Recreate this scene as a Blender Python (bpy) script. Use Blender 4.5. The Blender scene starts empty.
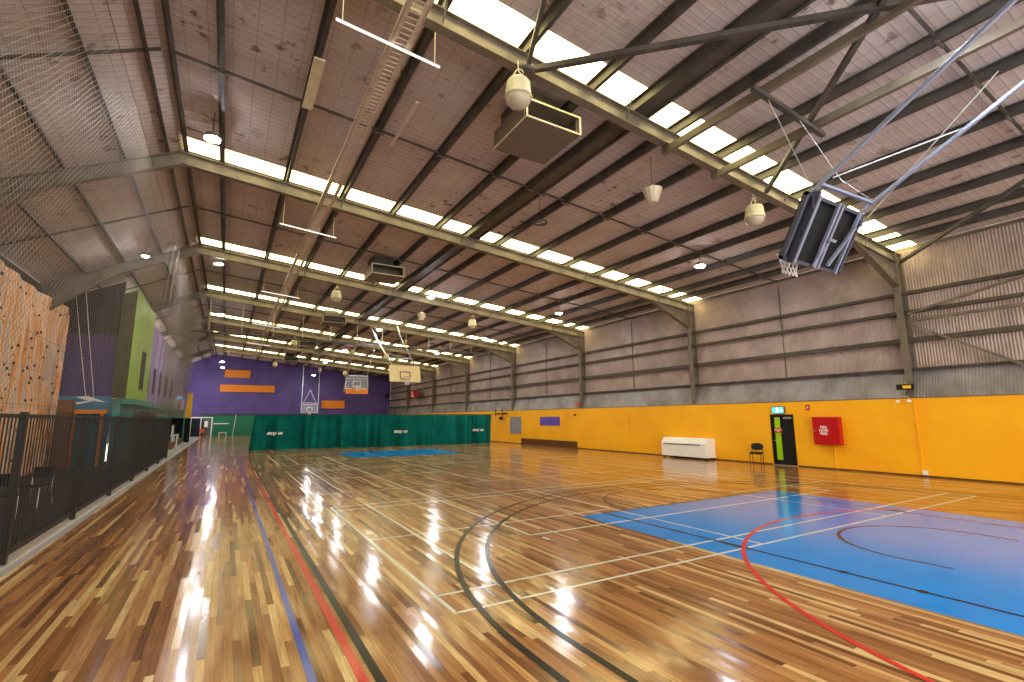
import bpy, bmesh, math, random
from mathutils import Vector, Matrix
random.seed(7)
S = bpy.context.scene
COL = S.collection
PI = math.pi

# ------------------------------------------------------------------ camera
FPX = 482.757
YAW, PITCH, ROLL = 0.530291, 0.157888, -0.005988
cy, sy = math.cos(YAW), math.sin(YAW)
fw = Vector((sy*math.cos(PITCH), cy*math.cos(PITCH), math.sin(PITCH)))
rt = Vector((cy, -sy, 0)); up = rt.cross(fw)
c_, s_ = math.cos(ROLL), math.sin(ROLL)
rt2 = c_*rt + s_*up; up2 = -s_*rt + c_*up
cam_d = bpy.data.cameras.new('camera'); cam = bpy.data.objects.new('camera', cam_d); COL.objects.link(cam)
cam_d.sensor_width = 36.0; cam_d.lens = FPX/1024*36.0; cam_d.clip_start = .05; cam_d.clip_end = 300
m3 = Matrix((rt2, up2, -fw)).transposed()
cam.matrix_world = Matrix.Translation((0, 0, 1.9)) @ m3.to_4x4()
S.camera = cam

# ------------------------------------------------------------------ world, exposure
W = bpy.data.worlds.new('world'); S.world = W; W.use_nodes = True
bg = W.node_tree.nodes['Background']; bg.inputs[0].default_value = (1.0, .93, .84, 1); bg.inputs[1].default_value = 3.6
S.view_settings.view_transform = 'Standard'
S.view_settings.look = 'None'
S.view_settings.gamma = 1
S.view_settings.use_curve_mapping = False
S.view_settings.exposure = 0.45
S.cycles.transparent_max_bounces = 32
S.cycles.max_bounces = 8
S.cycles.sample_clamp_indirect = 6
SKY_STRENGTH = 8.0
LAMP_STRENGTH = 340.0

# ------------------------------------------------------------------ materials
def lin(h):
    r = []
    for i in (0, 2, 4):
        v = int(h[i:i+2], 16)/255
        r.append(v/12.92 if v <= .04045 else ((v+.055)/1.055)**2.4)
    return (*r, 1)
class NT:
    def __init__(s, name):
        s.m = bpy.data.materials.new(name); s.m.use_nodes = True; s.t = s.m.node_tree
        s.b = s.t.nodes['Principled BSDF']; s.out = s.t.nodes['Material Output']
    def n(s, kind, **kw):
        q = s.t.nodes.new(kind)
        for k, v in kw.items(): setattr(q, k, v)
        return q
    def l(s, a, b): s.t.links.new(a, b)
    def val(s, sock, v):
        if hasattr(v, 'is_linked') or isinstance(v, bpy.types.NodeSocket): s.l(v, sock)
        else: sock.default_value = v
    def math(s, op, a, b=0, c=0):
        q = s.n('ShaderNodeMath', operation=op); s.val(q.inputs[0], a); s.val(q.inputs[1], b); s.val(q.inputs[2], c); return q.outputs[0]
    def mix(s, f, a, b, bt='MIX'):
        q = s.n('ShaderNodeMix', data_type='RGBA', blend_type=bt); s.val(q.inputs[0], f); s.val(q.inputs[6], a); s.val(q.inputs[7], b); return q.outputs[2]
    def noise(s, vec, scale, detail=4, rough=.55):
        q = s.n('ShaderNodeTexNoise'); q.inputs['Scale'].default_value = scale; q.inputs['Detail'].default_value = detail; q.inputs['Roughness'].default_value = rough
        if vec is not None: s.l(vec, q.inputs['Vector'])
        return q
    def ramp(s, fac, stops, interp='LINEAR'):
        q = s.n('ShaderNodeValToRGB'); q.color_ramp.interpolation = interp
        e = q.color_ramp.elements
        while len(e) < len(stops): e.new(.5)
        for i, (p, c) in enumerate(stops): e[i].position = p; e[i].color = c
        s.l(fac, q.inputs[0]); return q.outputs[0]
    def geo(s): return s.n('ShaderNodeNewGeometry').outputs['Position']
    def sep(s, v):
        q = s.n('ShaderNodeSeparateXYZ'); s.l(v, q.inputs[0]); return q.outputs
    def comb(s, x, y, z=0):
        q = s.n('ShaderNodeCombineXYZ'); s.val(q.inputs[0], x); s.val(q.inputs[1], y); s.val(q.inputs[2], z); return q.outputs[0]
    def bump(s, h, strength=.3, dist=.01):
        q = s.n('ShaderNodeBump'); q.inputs['Strength'].default_value = strength; q.inputs['Distance'].default_value = dist
        s.l(h, q.inputs['Height']); s.l(q.outputs[0], s.b.inputs['Normal'])
def plain(name, hexc, rough=.5, metal=0, var=.12, scale=3.0, dark=None, ior=1.5, coat=0):
    t = NT(name); c = lin(hexc); d = lin(dark) if dark else tuple([x*(1-var*2) for x in c[:3]])+(1,)
    tc = t.n('ShaderNodeTexCoord').outputs['Object']
    nz = t.noise(tc, scale, 6, .65)
    col = t.ramp(nz.outputs[0], [(.35, d), (.62, c)])
    t.l(col, t.b.inputs['Base Color'])
    t.b.inputs['Roughness'].default_value = rough; t.b.inputs['Metallic'].default_value = metal
    t.b.inputs['IOR'].default_value = ior
    if coat: t.b.inputs['Coat Weight'].default_value = coat
    return t.m
def glow(name, col, strength):
    t = NT(name); e = t.n('ShaderNodeEmission'); e.inputs[0].default_value = (*col, 1); e.inputs[1].default_value = strength
    t.l(e.outputs[0], t.out.inputs[0]); return t.m

def m_timber():
    t = NT('polished_timber_boards'); P = t.sep(t.geo())
    w = .064
    fx = t.math('DIVIDE', P[0], w); ix = t.math('FLOOR', fx)
    wn = t.n('ShaderNodeTexWhiteNoise', noise_dimensions='1D'); t.l(ix, wn.inputs['W'])
    wc = t.sep(wn.outputs['Color']); off = t.math('MULTIPLY', wc[0], 57.0)
    ln = t.math('MULTIPLY_ADD', wc[1], 1.3, 1.2)
    fy = t.math('DIVIDE', t.math('ADD', P[1], off), ln); iy = t.math('FLOOR', fy)
    w2 = t.n('ShaderNodeTexWhiteNoise', noise_dimensions='2D'); t.l(t.comb(ix, iy), w2.inputs['Vector'])
    base = t.ramp(w2.outputs[0], [(0, lin('6a4528')), (.12, lin('885a34')), (.40, lin('a07042')), (.70, lin('b28252')), (.86, lin('c79c64')), (.95, lin('dcbe86')), (1, lin('dcc08a'))])
    gv = t.n('ShaderNodeVectorMath', operation='MULTIPLY'); t.l(t.comb(P[0], P[1], t.math('MULTIPLY', w2.outputs[0], 20)), gv.inputs[0]); gv.inputs[1].default_value = (55, 2.2, 1)
    g = t.noise(gv.outputs[0], 1.0, 5, .6)
    gr = t.ramp(g.outputs[0], [(.3, (.62, .58, .52, 1)), (.6, (1.12, 1.1, 1.05, 1))])
    c = t.mix(1.0, base, gr, 'MULTIPLY')
    # seams between boards
    e = t.math('ABSOLUTE', t.math('SUBTRACT', t.math('FRACT', fx), .5)); seam = t.math('GREATER_THAN', e, .485)
    e2 = t.math('ABSOLUTE', t.math('SUBTRACT', t.math('FRACT', fy), .5)); seam2 = t.math('GREATER_THAN', e2, .4985)
    sm = t.math('MULTIPLY', t.math('MAXIMUM', seam, seam2), .45)
    c = t.mix(sm, c, (.05, .02, .01, 1))
    big = t.noise(t.comb(P[0], P[1], 0), .35, 3)
    c = t.mix(.25, c, t.ramp(big.outputs[0], [(.3, (.75, .72, .7, 1)), (.7, (1.1, 1.1, 1.1, 1))]), 'MULTIPLY')
    t.l(c, t.b.inputs['Base Color'])
    rr = t.noise(t.comb(P[0], P[1], 0), 1.3, 3)
    t.l(t.math('MULTIPLY_ADD', rr.outputs[0], .10, .09), t.b.inputs['Roughness'])
    t.b.inputs['IOR'].default_value = 1.46
    # every board sits at a slightly different tilt
    vm = t.n('ShaderNodeVectorMath', operation='SUBTRACT'); t.l(w2.outputs['Color'], vm.inputs[0]); vm.inputs[1].default_value = (.5, .5, .5)
    sc = t.n('ShaderNodeVectorMath', operation='MULTIPLY'); t.l(vm.outputs[0], sc.inputs[0]); sc.inputs[1].default_value = (.04, .035, 0)
    wv = t.noise(t.comb(P[0], P[1], 0), 2.2, 2)
    vm2 = t.n('ShaderNodeVectorMath', operation='SUBTRACT'); t.l(wv.outputs['Color'], vm2.inputs[0]); vm2.inputs[1].default_value = (.5, .5, .5)
    sc2 = t.n('ShaderNodeVectorMath', operation='MULTIPLY'); t.l(vm2.outputs[0], sc2.inputs[0]); sc2.inputs[1].default_value = (.022, .022, 0)
    gn = t.n('ShaderNodeNewGeometry')
    a = t.n('ShaderNodeVectorMath', operation='ADD'); t.l(gn.outputs['Normal'], a.inputs[0]); t.l(sc.outputs[0], a.inputs[1])
    b = t.n('ShaderNodeVectorMath', operation='ADD'); t.l(a.outputs[0], b.inputs[0]); t.l(sc2.outputs[0], b.inputs[1])
    nn = t.n('ShaderNodeVectorMath', operation='NORMALIZE'); t.l(b.outputs[0], nn.inputs[0]); t.l(nn.outputs[0], t.b.inputs['Normal'])
    return t.m
def m_ceiling():
    t = NT('wire_netted_foil_insulation'); P = t.sep(t.geo())
    def line(v, period, th):
        f = t.math('ABSOLUTE', t.math('SUBTRACT', t.math('FRACT', t.math('DIVIDE', v, period)), .5)); return t.math('GREATER_THAN', f, .5-th)
    wob = t.noise(t.comb(P[0], P[1], 0), 1.1, 3)
    yy = t.math('ADD', P[1], t.math('MULTIPLY', wob.outputs[0], .05))
    xx = t.math('ADD', P[0], t.math('MULTIPLY', wob.outputs[0], .05))
    a = line(yy, .19, .06); b = line(xx, .42, .022)
    nz = t.noise(t.comb(P[0], P[1], 0), .5, 5, .6)
    base = t.ramp(nz.outputs[0], [(.3, lin('b6a8a2')), (.7, lin('d0c4be'))])
    soft = t.math('SINE', t.math('MULTIPLY', yy, 2*PI/.19))
    base = t.mix(t.math('MULTIPLY_ADD', soft, .05, .05), base, lin('5e463c'))
    c = t.mix(t.math('MULTIPLY', t.math('MAXIMUM', a, b), .38), base, lin('4a3830'))
    st = t.noise(t.comb(P[0], P[1], 3), 2.4, 5, .6); reg = t.noise(t.comb(P[0], P[1], 9), .22, 2)
    sm = t.math('MULTIPLY', t.ramp(st.outputs[0], [(.59, (0, 0, 0, 1)), (.65, (1, 1, 1, 1))]), t.ramp(reg.outputs[0], [(.42, (.15, .15, .15, 1)), (.6, (1, 1, 1, 1))]))
    c = t.mix(t.math('MULTIPLY', sm, .8), c, lin('5c3a20'))
    t.l(c, t.b.inputs['Base Color']); t.b.inputs['Roughness'].default_value = .75
    t.bump(soft, .2, .012)
    return t.m
def m_skylight():
    t = NT('translucent_roof_sheet'); P = t.sep(t.geo())
    sp = t.noise(t.comb(P[0], P[1], 0), 9, 3, .6)
    c = t.ramp(sp.outputs[0], [(.3, (.7, .5, .12, 1)), (.42, (1, .85, .38, 1))])
    e = t.n('ShaderNodeEmission'); t.l(c, e.inputs[0]); e.inputs[1].default_value = SKY_STRENGTH
    t.l(e.outputs[0], t.out.inputs[0]); return t.m
def m_net():
    t = NT('knotted_net_cord'); P = t.sep(t.geo())
    def cord(v):
        f = t.math('ABSOLUTE', t.math('SUBTRACT', t.math('FRACT', t.math('DIVIDE', v, .085)), .5)); return t.math('GREATER_THAN', f, .445)
    k = t.math('MAXIMUM', cord(t.math('MULTIPLY', t.math('ADD', P[1], P[2]), .7071)), cord(t.math('MULTIPLY', t.math('SUBTRACT', P[1], P[2]), .7071)))
    tr = t.n('ShaderNodeBsdfTransparent'); mx = t.n('ShaderNodeMixShader')
    t.b.inputs['Base Color'].default_value = lin('857b72'); t.b.inputs['Roughness'].default_value = .6
    t.l(k, mx.inputs[0]); t.l(tr.outputs[0], mx.inputs[1]); t.l(t.b.outputs[0], mx.inputs[2]); t.l(mx.outputs[0], t.out.inputs[0])
    return t.m
def m_climb():
    t = NT('printed_rock_climbing_panel'); P = t.sep(t.geo())
    v = t.comb(t.math('MULTIPLY', P[1], 3.4), t.math('MULTIPLY', P[2], .35), t.math('MULTIPLY', P[0], 1.5))
    nz = t.noise(v, 1.0, 5, .6)
    c = t.ramp(nz.outputs[0], [(.2, lin('8f5f3c')), (.36, lin('d08a48')), (.46, lin('f0a860')), (.53, lin('f0d0b0')), (.6, lin('c4b2a8')), (.68, lin('e8a468')), (.85, lin('fae6cc'))])
    n2 = t.noise(t.comb(P[1], P[2], P[0]), 14, 3)
    c = t.mix(.35, c, t.ramp(n2.outputs[0], [(.3, (.6, .5, .45, 1)), (.7, (1.2, 1.15, 1.1, 1))]), 'MULTIPLY')
    f = t.math('ABSOLUTE', t.math('SUBTRACT', t.math('FRACT', t.math('DIVIDE', P[2], 1.22)), .5))
    c = t.mix(t.math('MULTIPLY', t.math('GREATER_THAN', f, .493), .6), c, lin('4a2f1c'))
    t.l(c, t.b.inputs['Base Color']); t.b.inputs['Roughness'].default_value = .6
    t.bump(n2.outputs[0], .5, .03); return t.m
def m_mural():
    t = NT('painted_mural'); P = t.sep(t.geo())
    nz = t.noise(t.geo(), 1.5, 3)
    z = t.math('ADD', P[2], t.math('MULTIPLY', nz.outputs[0], .1))
    zr = t.math('DIVIDE', z, 8.0)
    c = t.ramp(zr, [(0, lin('15606e')), (.30, lin('1e6f92')), (.366, lin('2f86b0')), (.376, lin('3f2f70')), (.70, lin('3c2a58')), (.715, lin('0a0808'))], 'LINEAR')
    t.l(c, t.b.inputs['Base Color']); t.b.inputs['Roughness'].default_value = .7; return t.m
def m_block(name, hexc, dark):
    t = NT(name); P = t.sep(t.geo())
    br = t.n('ShaderNodeTexBrick'); br.inputs['Scale'].default_value = 1; br.inputs['Brick Width'].default_value = .4; br.inputs['Row Height'].default_value = .2
    br.inputs['Mortar Size'].default_value = .004; t.l(t.comb(P[1], P[2]), br.inputs['Vector'])
    nz = t.noise(t.geo(), .8, 5, .6); c = t.ramp(nz.outputs[0], [(.3, lin(dark)), (.65, lin(hexc))])
    c = t.mix(t.math('MULTIPLY', br.outputs['Fac'], .18), c, lin(dark))
    t.l(c, t.b.inputs['Base Color']); t.b.inputs['Roughness'].default_value = .55; t.bump(t.math('SUBTRACT', 1, br.outputs['Fac']), .25, .004); return t.m
def m_endwall():
    t = NT('purple_ribbed_sheet'); P = t.sep(t.geo())
    s = t.math('SINE', t.math('MULTIPLY', P[2], 2*PI/.3)); nz = t.noise(t.geo(), .6, 4)
    c = t.ramp(nz.outputs[0], [(.3, lin('4c3b7c')), (.7, lin('634c9c'))])
    t.l(c, t.b.inputs['Base Color']); t.b.inputs['Roughness'].default_value = .5; t.bump(s, .4, .02); return t.m
def m_cloth():
    t = NT('green_curtain_cloth'); nz = t.noise(t.geo(), 1.2, 4)
    c = t.ramp(nz.outputs[0], [(.3, lin('005752')), (.7, lin('00726a'))])
    t.l(c, t.b.inputs['Base Color']); t.b.inputs['Roughness'].default_value = .85; t.b.inputs['Specular IOR Level'].default_value = .15; return t.m
def m_paint(name, h, h2=None, rough=.16, spec=.4):
    t = NT(name); nz = t.noise(t.geo(), 2.5, 5)
    c = t.ramp(nz.outputs[0], [(.3, lin(h2 or h)), (.65, lin(h))]); t.l(c, t.b.inputs['Base Color'])
    t.b.inputs['Roughness'].default_value = rough; t.b.inputs['IOR'].default_value = 1.5; t.b.inputs['Specular IOR Level'].default_value = spec
    return t.m

M = dict(
 timber=m_timber(), ceiling=m_ceiling(), skylight=m_skylight(), net=m_net(), climb=m_climb(), mural=m_mural(),
 yellow=m_block('yellow_painted_blockwork', 'ffbb00', 'f8aa00'),
 endwall=m_endwall(), endgreen=plain('green_painted_wall', '007a58', .5, var=.06), cloth=m_cloth(),
 sheet=plain('bare_wall_sheeting', 'b5a198', .5, .25, .08, 1.2, dark='9a877e'),
 slope=plain('dusty_sloping_sheet', '95908f', .5, .2, .12, 1.0, dark='746c68'),
 steel=plain('grey_green_painted_steel', '786f60', .5, .1, .1, 2, dark='5f574b'),
 purlin=plain('dark_grey_steel', '55504a', .6, .1, .1, 2, dark='3c3733'),
 girt=plain('wall_girt_steel', '544c42', .55, .1, .1, 2, dark='423b33'),
 darkmetal=plain('near_black_painted_metal', '231c17', .45, .2, .1, 4),
 fence=plain('dark_brown_powder_coat', '170e0a', .5, .1, .1, 4),
 galv=plain('galvanised_steel', 'bfc3c9', .35, .6, .08, 4),
 goalsteel=plain('blue_grey_goal_steel', '8c94ac', .4, .3, .06, 4),
 goalframe=plain('dark_blue_grey_goal_frame', '4a4e60', .45, .3, .08, 4),
 black=plain('black_plastic', '08080a', .9), white=plain('white_enamel', 'f4f2ee', .35, var=.03), cream=plain('cream_board', 'e9d39a', .45, var=.05),
 rimred=plain('rim_paint', 'd8502c', .4), cord=plain('white_cord', 'e8e0d4', .7, var=.05),
 concrete=plain('pale_concrete', 'c6c0ba', .45, var=.08), rubber=plain('black_rubber_matting', '26211e', .8),
 kerb=plain('pale_metal_edging', 'cfcdcf', .3, .3, .05),
 lime=plain('lime_green_paint', 'a6d228', .5, var=.06, scale=1), lilac=plain('lilac_paint', '9c86c8', .55, var=.05, scale=.8),
 teal=plain('teal_paint', '2c9a94', .5), dslit=plain('dark_slot_window', '2c2740', .85), olive=plain('dark_olive', '3d3f1a', .7),
 blue=m_paint('blue_court_paint', '008ef2', '0084e6', .13, .42), lwhite=m_paint('white_line_paint', 'dfe6dc'), lblack=m_paint('black_line_paint', '120d0a', rough=.22, spec=.15),
 lred=m_paint('red_line_paint', 'd0342c'), lblue=m_paint('blue_line_paint', '3f55c0'), lbrown=m_paint('brown_line_paint', '3a2418'), lmaroon=m_paint('maroon_line_paint','5a2a4a'),
 red=plain('fire_red_enamel', 'c00a14', .35, var=.05), signred=plain('sign_red', 'd02020', .5), orange=plain('orange_panel', 'f08a00', .55, var=.04),
 grey=plain('grey_panel', '8f8f98', .5), violet=plain('violet_panel', '6a4fb8', .5), wood=plain('varnished_brown_timber', '8a5528', .45, var=.2, scale=8),
 unitcase=plain('beige_duct_case', '6b5f50', .55, var=.08), unitdark=plain('dark_grille', '3f3426', .6), unittrim=plain('pale_trim', 'dcd6b4', .4),
 tray=plain('perforated_galvanised_tray', 'd6c6b6', .45, .3), brown=plain('brown_board', '6b3c14', .45),
 bandgreen=plain('lime_glass_film', '9fd400', .4, var=.03), padyellow=plain('yellow_vinyl_pad', 'ffc800', .5),
 chairfab=plain('dark_teal_fabric', '14201f', .8), glass=plain('smoked_glass', '20242c', .1), posterblue=plain('poster_blue', '2f5f9f', .5), lamp=glow('lit_lamp_lens', (.93, .96, 1.0), LAMP_STRENGTH),
 exitglow=glow('exit_sign_face', (.1, .75, .9), 1.3), exitwhite=glow('exit_sign_mark', (1, 1, 1), 1.6), screen=glow('lit_screen_face', (.2, .6, 1.0), 1.5),
 tube=glow('glowing_batten', (1, .93, .78), 1.1),
)
def m_clear():
    t = NT('clear_board'); t.b.inputs['Base Color'].default_value = (.75, .8, .9, 1); t.b.inputs['Roughness'].default_value = .08; t.b.inputs['Alpha'].default_value = .18; return t.m
M['clear'] = m_clear()
def m_glasslens():
    t = NT('prismatic_lens'); t.b.inputs['Base Color'].default_value = lin('cfc2a8'); t.b.inputs['Roughness'].default_value = .2; t.b.inputs['Alpha'].default_value = .75
    return t.m
M['lens'] = m_glasslens()

# ------------------------------------------------------------------ mesh helpers
class MB:
    def __init__(s): s.v = []; s.f = []; s.sm = False
    def add(s, vs, fs):
        o = len(s.v); s.v += [tuple(v) for v in vs]; s.f += [tuple(i+o for i in f) for f in fs]; return s
    def box(s, x0, x1, y0, y1, z0, z1):
        return s.add([(x0,y0,z0),(x1,y0,z0),(x1,y1,z0),(x0,y1,z0),(x0,y0,z1),(x1,y0,z1),(x1,y1,z1),(x0,y1,z1)],
                     [(0,3,2,1),(4,5,6,7),(0,1,5,4),(1,2,6,5),(2,3,7,6),(3,0,4,7)])
    def beam(s, a, b, w, h, upv=(0,0,1), ou=0, ov=0):
        a = Vector(a); b = Vector(b); d = (b-a).normalized(); u = Vector(upv)
        if abs(d.dot(u)) > .98: u = Vector((0,1,0))
        r = d.cross(u).normalized(); u = r.cross(d).normalized()
        vs = []
        for p in (a, b):
            for i, j in ((-1,-1),(1,-1),(1,1),(-1,1)): vs.append(p + r*(i*w/2+ou) + u*(j*h/2+ov))
        return s.add(vs, [(0,1,2,3),(7,6,5,4),(0,4,5,1),(1,5,6,2),(2,6,7,3),(3,7,4,0)])
    def ibeam(s, a, b, w, h, tf=.02, tw=.014, upv=(0,0,1)):
        s.beam(a, b, w, tf, upv, 0, -h/2+tf/2); s.beam(a, b, w, tf, upv, 0, h/2-tf/2); s.beam(a, b, tw, h-2*tf, upv); return s
    def tube(s, pts, r, n=8, cap=True):
        pts = [Vector(p) for p in pts]; o = len(s.v); rings = []
        ref = None
        for i, p in enumerate(pts):
            d = (pts[min(i+1, len(pts)-1)] - pts[max(i-1, 0)]).normalized()
            if ref is None or abs(d.dot(ref)) > .95: ref = Vector((0,0,1)) if abs(d.z) < .9 else Vector((1,0,0))
            u = d.cross(ref).normalized(); v = d.cross(u).normalized()
            rr = r[i] if isinstance(r, (list, tuple)) else r
            rings.append([p + (u*math.cos(2*PI*k/n) + v*math.sin(2*PI*k/n))*rr for k in range(n)])
        vs = [q for g in rings for q in g]; fs = []
        for i in range(len(pts)-1):
            for k in range(n): fs.append((i*n+k, i*n+(k+1) % n, (i+1)*n+(k+1) % n, (i+1)*n+k))
        if cap: fs += [tuple(range(n))[::-1], tuple((len(pts)-1)*n+k for k in range(n))]
        return s.add(vs, fs)
    def lathe(s, prof, c=(0,0,0), n=24, ripple=0, rn=0):
        vs = []; fs = []
        for r, z in prof:
            for k in range(n):
                a = 2*PI*k/n; rr = r*(1+(ripple if k % 2 else 0)); vs.append((c[0]+rr*math.cos(a), c[1]+rr*math.sin(a), c[2]+z))
        m = len(prof)
        for i in range(m-1):
            for k in range(n): fs.append((i*n+k, i*n+(k+1) % n, (i+1)*n+(k+1) % n, (i+1)*n+k))
        fs += [tuple(range(n))[::-1], tuple((m-1)*n+k for k in range(n))]
        return s.add(vs, fs)
    def prism(s, poly, axis, a, b):
        def P(u, v, t):
            return {'x': (t, u, v), 'y': (u, t, v), 'z': (u, v, t)}[axis]
        n = len(poly); vs = [P(u, v, a) for u, v in poly]+[P(u, v, b) for u, v in poly]
        return s.add(vs, [tuple(range(n))[::-1], tuple(range(n, 2*n))]+[(i, (i+1) % n, n+(i+1) % n, n+i) for i in range(n)])
    def build(s, name, mat, parent=None, origin=None, smooth=False, bevel=0):
        o = Vector(origin) if origin is not None else Vector((0,0,0))
        me = bpy.data.meshes.new(name); me.from_pydata([tuple(Vector(v)-o) for v in s.v], [], s.f); me.update()
        bm = bmesh.new(); bm.from_mesh(me); bmesh.ops.recalc_face_normals(bm, faces=bm.faces); bm.to_mesh(me); bm.free()
        me.materials.append(M[mat] if isinstance(mat, str) else mat)
        ob = bpy.data.objects.new(name, me); COL.objects.link(ob)
        if parent is not None:
            ob.parent = parent; ob.location = o
        else: ob.location = o
        if smooth:
            for p in me.polygons: p.use_smooth = True
        if bevel:
            bv = ob.modifiers.new('bevel', 'BEVEL'); bv.width = bevel; bv.segments = 2; bv.limit_method = 'ANGLE'
        return ob
def tag(o, label, cat=None, group=None, kind=None):
    if label: o['label'] = label
    if cat: o['category'] = cat
    if group: o['group'] = group
    if kind: o['kind'] = kind
    return o
def thing(name, label, cat, loc=(0,0,0), group=None, rz=0):
    o = bpy.data.objects.new(name, None); COL.objects.link(o); o.location = loc; o.rotation_euler = (0,0,rz); o.empty_display_size = .1
    return tag(o, label, cat, group)
def struct(name, mb, mat, label, parent=None, **kw):
    o = mb.build(name, mat, parent, **kw)
    if parent is None: tag(o, label, 'building', kind='structure')
    return o
def copy_tree(o, parent=None):
    c = o.copy(); COL.objects.link(c); c.parent = parent
    for ch in list(o.children): copy_tree(ch, c)
    return c
def text(name, s, size, mat, parent, loc, rot, align='CENTER', shear=0):
    cu = bpy.data.curves.new(name, 'FONT'); cu.body = s; cu.size = size; cu.extrude = .002; cu.align_x = align; cu.align_y = 'CENTER'; cu.shear = shear; cu.space_line = .9; cu.offset = size*.02
    tmp = bpy.data.objects.new('tmp', cu); COL.objects.link(tmp)
    bpy.context.view_layer.update()
    me = bpy.data.meshes.new_from_object(tmp.evaluated_get(bpy.context.evaluated_depsgraph_get()))
    bpy.data.objects.remove(tmp)
    me.materials.clear(); me.materials.append(M[mat]); ob = bpy.data.objects.new(name, me); COL.objects.link(ob)
    if parent is not None: ob.parent = parent
    ob.location = loc; ob.rotation_euler = rot; return ob
ORD = ['nearest', 'second', 'third', 'fourth', 'fifth', 'sixth', 'seventh', 'eighth', 'ninth', 'tenth', 'eleventh', 'twelfth', 'thirteenth', 'fourteenth', 'fifteenth', 'sixteenth']

# ------------------------------------------------------------------ roof geometry
XR = -1.6                      # ridge
ZR = 6.98+20.6*.096
XW = 19.0                      # inner face of the right wall
def zb(x):                     # underside of the rafters
    return 6.98 + (XW-x)*.096 if x >= XR else ZR + .50*(x-XR)
SH = .58                       # rafter underside to roof sheet
YEND = 66.5
FR = [-1.5+8.5*k for k in range(8)]
SK0, SK1 = -.56, .22           # skylight strip either side of a rafter

# ------------------------------------------------------------------ shell
struct('floor', MB().box(-2.22, XW+.05, -7, YEND, -.1, 0), 'timber', 'polished timber sports hall floor of long mixed brown boards')
struct('floor_concrete', MB().box(-4.2, -2.3, 29.7, YEND, -.1, 0), 'concrete', 'pale concrete walkway along the left side beyond the fence')
struct('floor_matting', MB().box(-6.4, -2.5, -7, 29.7, -.1, -.005), 'rubber', 'dark matting floor behind the brown fence')
struct('trim_1', MB().box(-2.5, -2.34, -7, 29.7, -.1, .03), 'concrete', 'grey concrete kerb under the fence')
struct('trim_2', MB().box(-2.339, -2.221, -7, YEND, -.1, .012), 'kerb', 'pale metal edging strip along the timber floor')

def roofpanel(mb, x0, x1, y0, y1, t=.06):
    z0 = zb(x0+ (1e-6 if x0 >= XR else 0))+SH; z1 = zb(x1 - (1e-6 if x1 <= XR else 0))+SH
    mb.add([(x0,y0,z0),(x1,y0,z1),(x1,y1,z1),(x0,y1,z0),(x0,y0,z0+t),(x1,y0,z1+t),(x1,y1,z1+t),(x0,y1,z0+t)],
           [(0,3,2,1),(4,5,6,7),(0,1,5,4),(1,2,6,5),(2,3,7,6),(3,0,4,7)])
r = MB(); prev = -7
for F in FR:
    roofpanel(r, XR, 19.45, prev, F+SK0); prev = F+SK1
roofpanel(r, XR, 19.45, prev, YEND+.2)
struct('ceiling', r, 'ceiling', 'pinkish brown wire netted insulation under the right roof slope')
r = MB(); roofpanel(r, -8.4, XR, -7, YEND+.2)
struct('ceiling_left', r, 'ceiling', 'pinkish brown insulation under the steep left roof slope')
for i, F in enumerate(FR):
    m = MB(); roofpanel(m, XR, 19.45, F+SK0+.001, F+SK1-.001, .02)
    struct('window_%d' % (i+1), m, 'skylight', 'bright translucent skylight strip above a roof frame')

# right wall
DY0, DY1, DZ = 10.86, 11.80, 1.97
w = MB()
w.box(XW, XW+.22, -7, DY0, 0, 2.45); w.box(XW, XW+.22, DY1, YEND, 0, 2.45); w.box(XW, XW+.22, DY0, DY1, DZ, 2.45); w.box(XW+.12, XW+.22, DY0, DY1, 0, DZ)
struct('wall_right', w, 'yellow', 'yellow painted block wall along the right side')
def corrug(y0, y1, p, prof, amp, mat, nm, lab):
    n = int((y1-y0)/p*6); m = MB(); vs = []; fs = []
    k = len(prof)
    for i in range(n+1):
        y = y0+(y1-y0)*i/n; ph = (y/p) % 1
        o = amp*(1 if ph < .5 else -1) if False else amp*math.sin(2*PI*y/p)
        for x, z in prof: vs.append((x+o, y, z))
    for i in range(n):
        for j in range(k-1): fs.append((i*k+j, (i+1)*k+j, (i+1)*k+j+1, i*k+j+1))
    m.add(vs, fs); return struct(nm, m, mat, lab, smooth=True)
corrug(-7, YEND, .08, [(19.40, 3.42), (19.40, 7.50)], .009, 'sheet', 'wall_right_sheeting', 'grey brown corrugated sheeting of the upper right wall')
corrug(-7, YEND, .08, [(19.06, 2.47), (19.36, 3.40)], .006, 'slope', 'wall_right_ledge', 'dusty grey sloping sheet ledge above the yellow wall')
struct('trim_3', MB().box(XW-.015, XW+.24, -7, YEND, 2.451, 2.475), 'steel', 'grey capping strip on top of the yellow wall')
for i, (z, h) in enumerate(((3.40, .06), (4.34, .15), (5.28, .10), (5.92, .10))):
    g = MB().box(19.18, 19.375, -7, YEND-.01, z-h/2, z-h/2+.02).box(19.18, 19.20, -7, YEND-.01, z-h/2+.0201, z+h/2)
    tag(g.build('wall_girt', 'girt'), 'horizontal grey wall rail on the upper right wall, %s from the bottom' % ['lowest', 'second', 'third', 'topmost'][i], 'girt', 'wall rails')
struct('baseboard_right', MB().box(XW-.014, XW-.001, -7, DY0-.05, .0, .05).box(XW-.014, XW-.001, DY1+.05, YEND, 0, .05), 'brown', 'thin dark skirting strip at the foot of the yellow wall')

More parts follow.
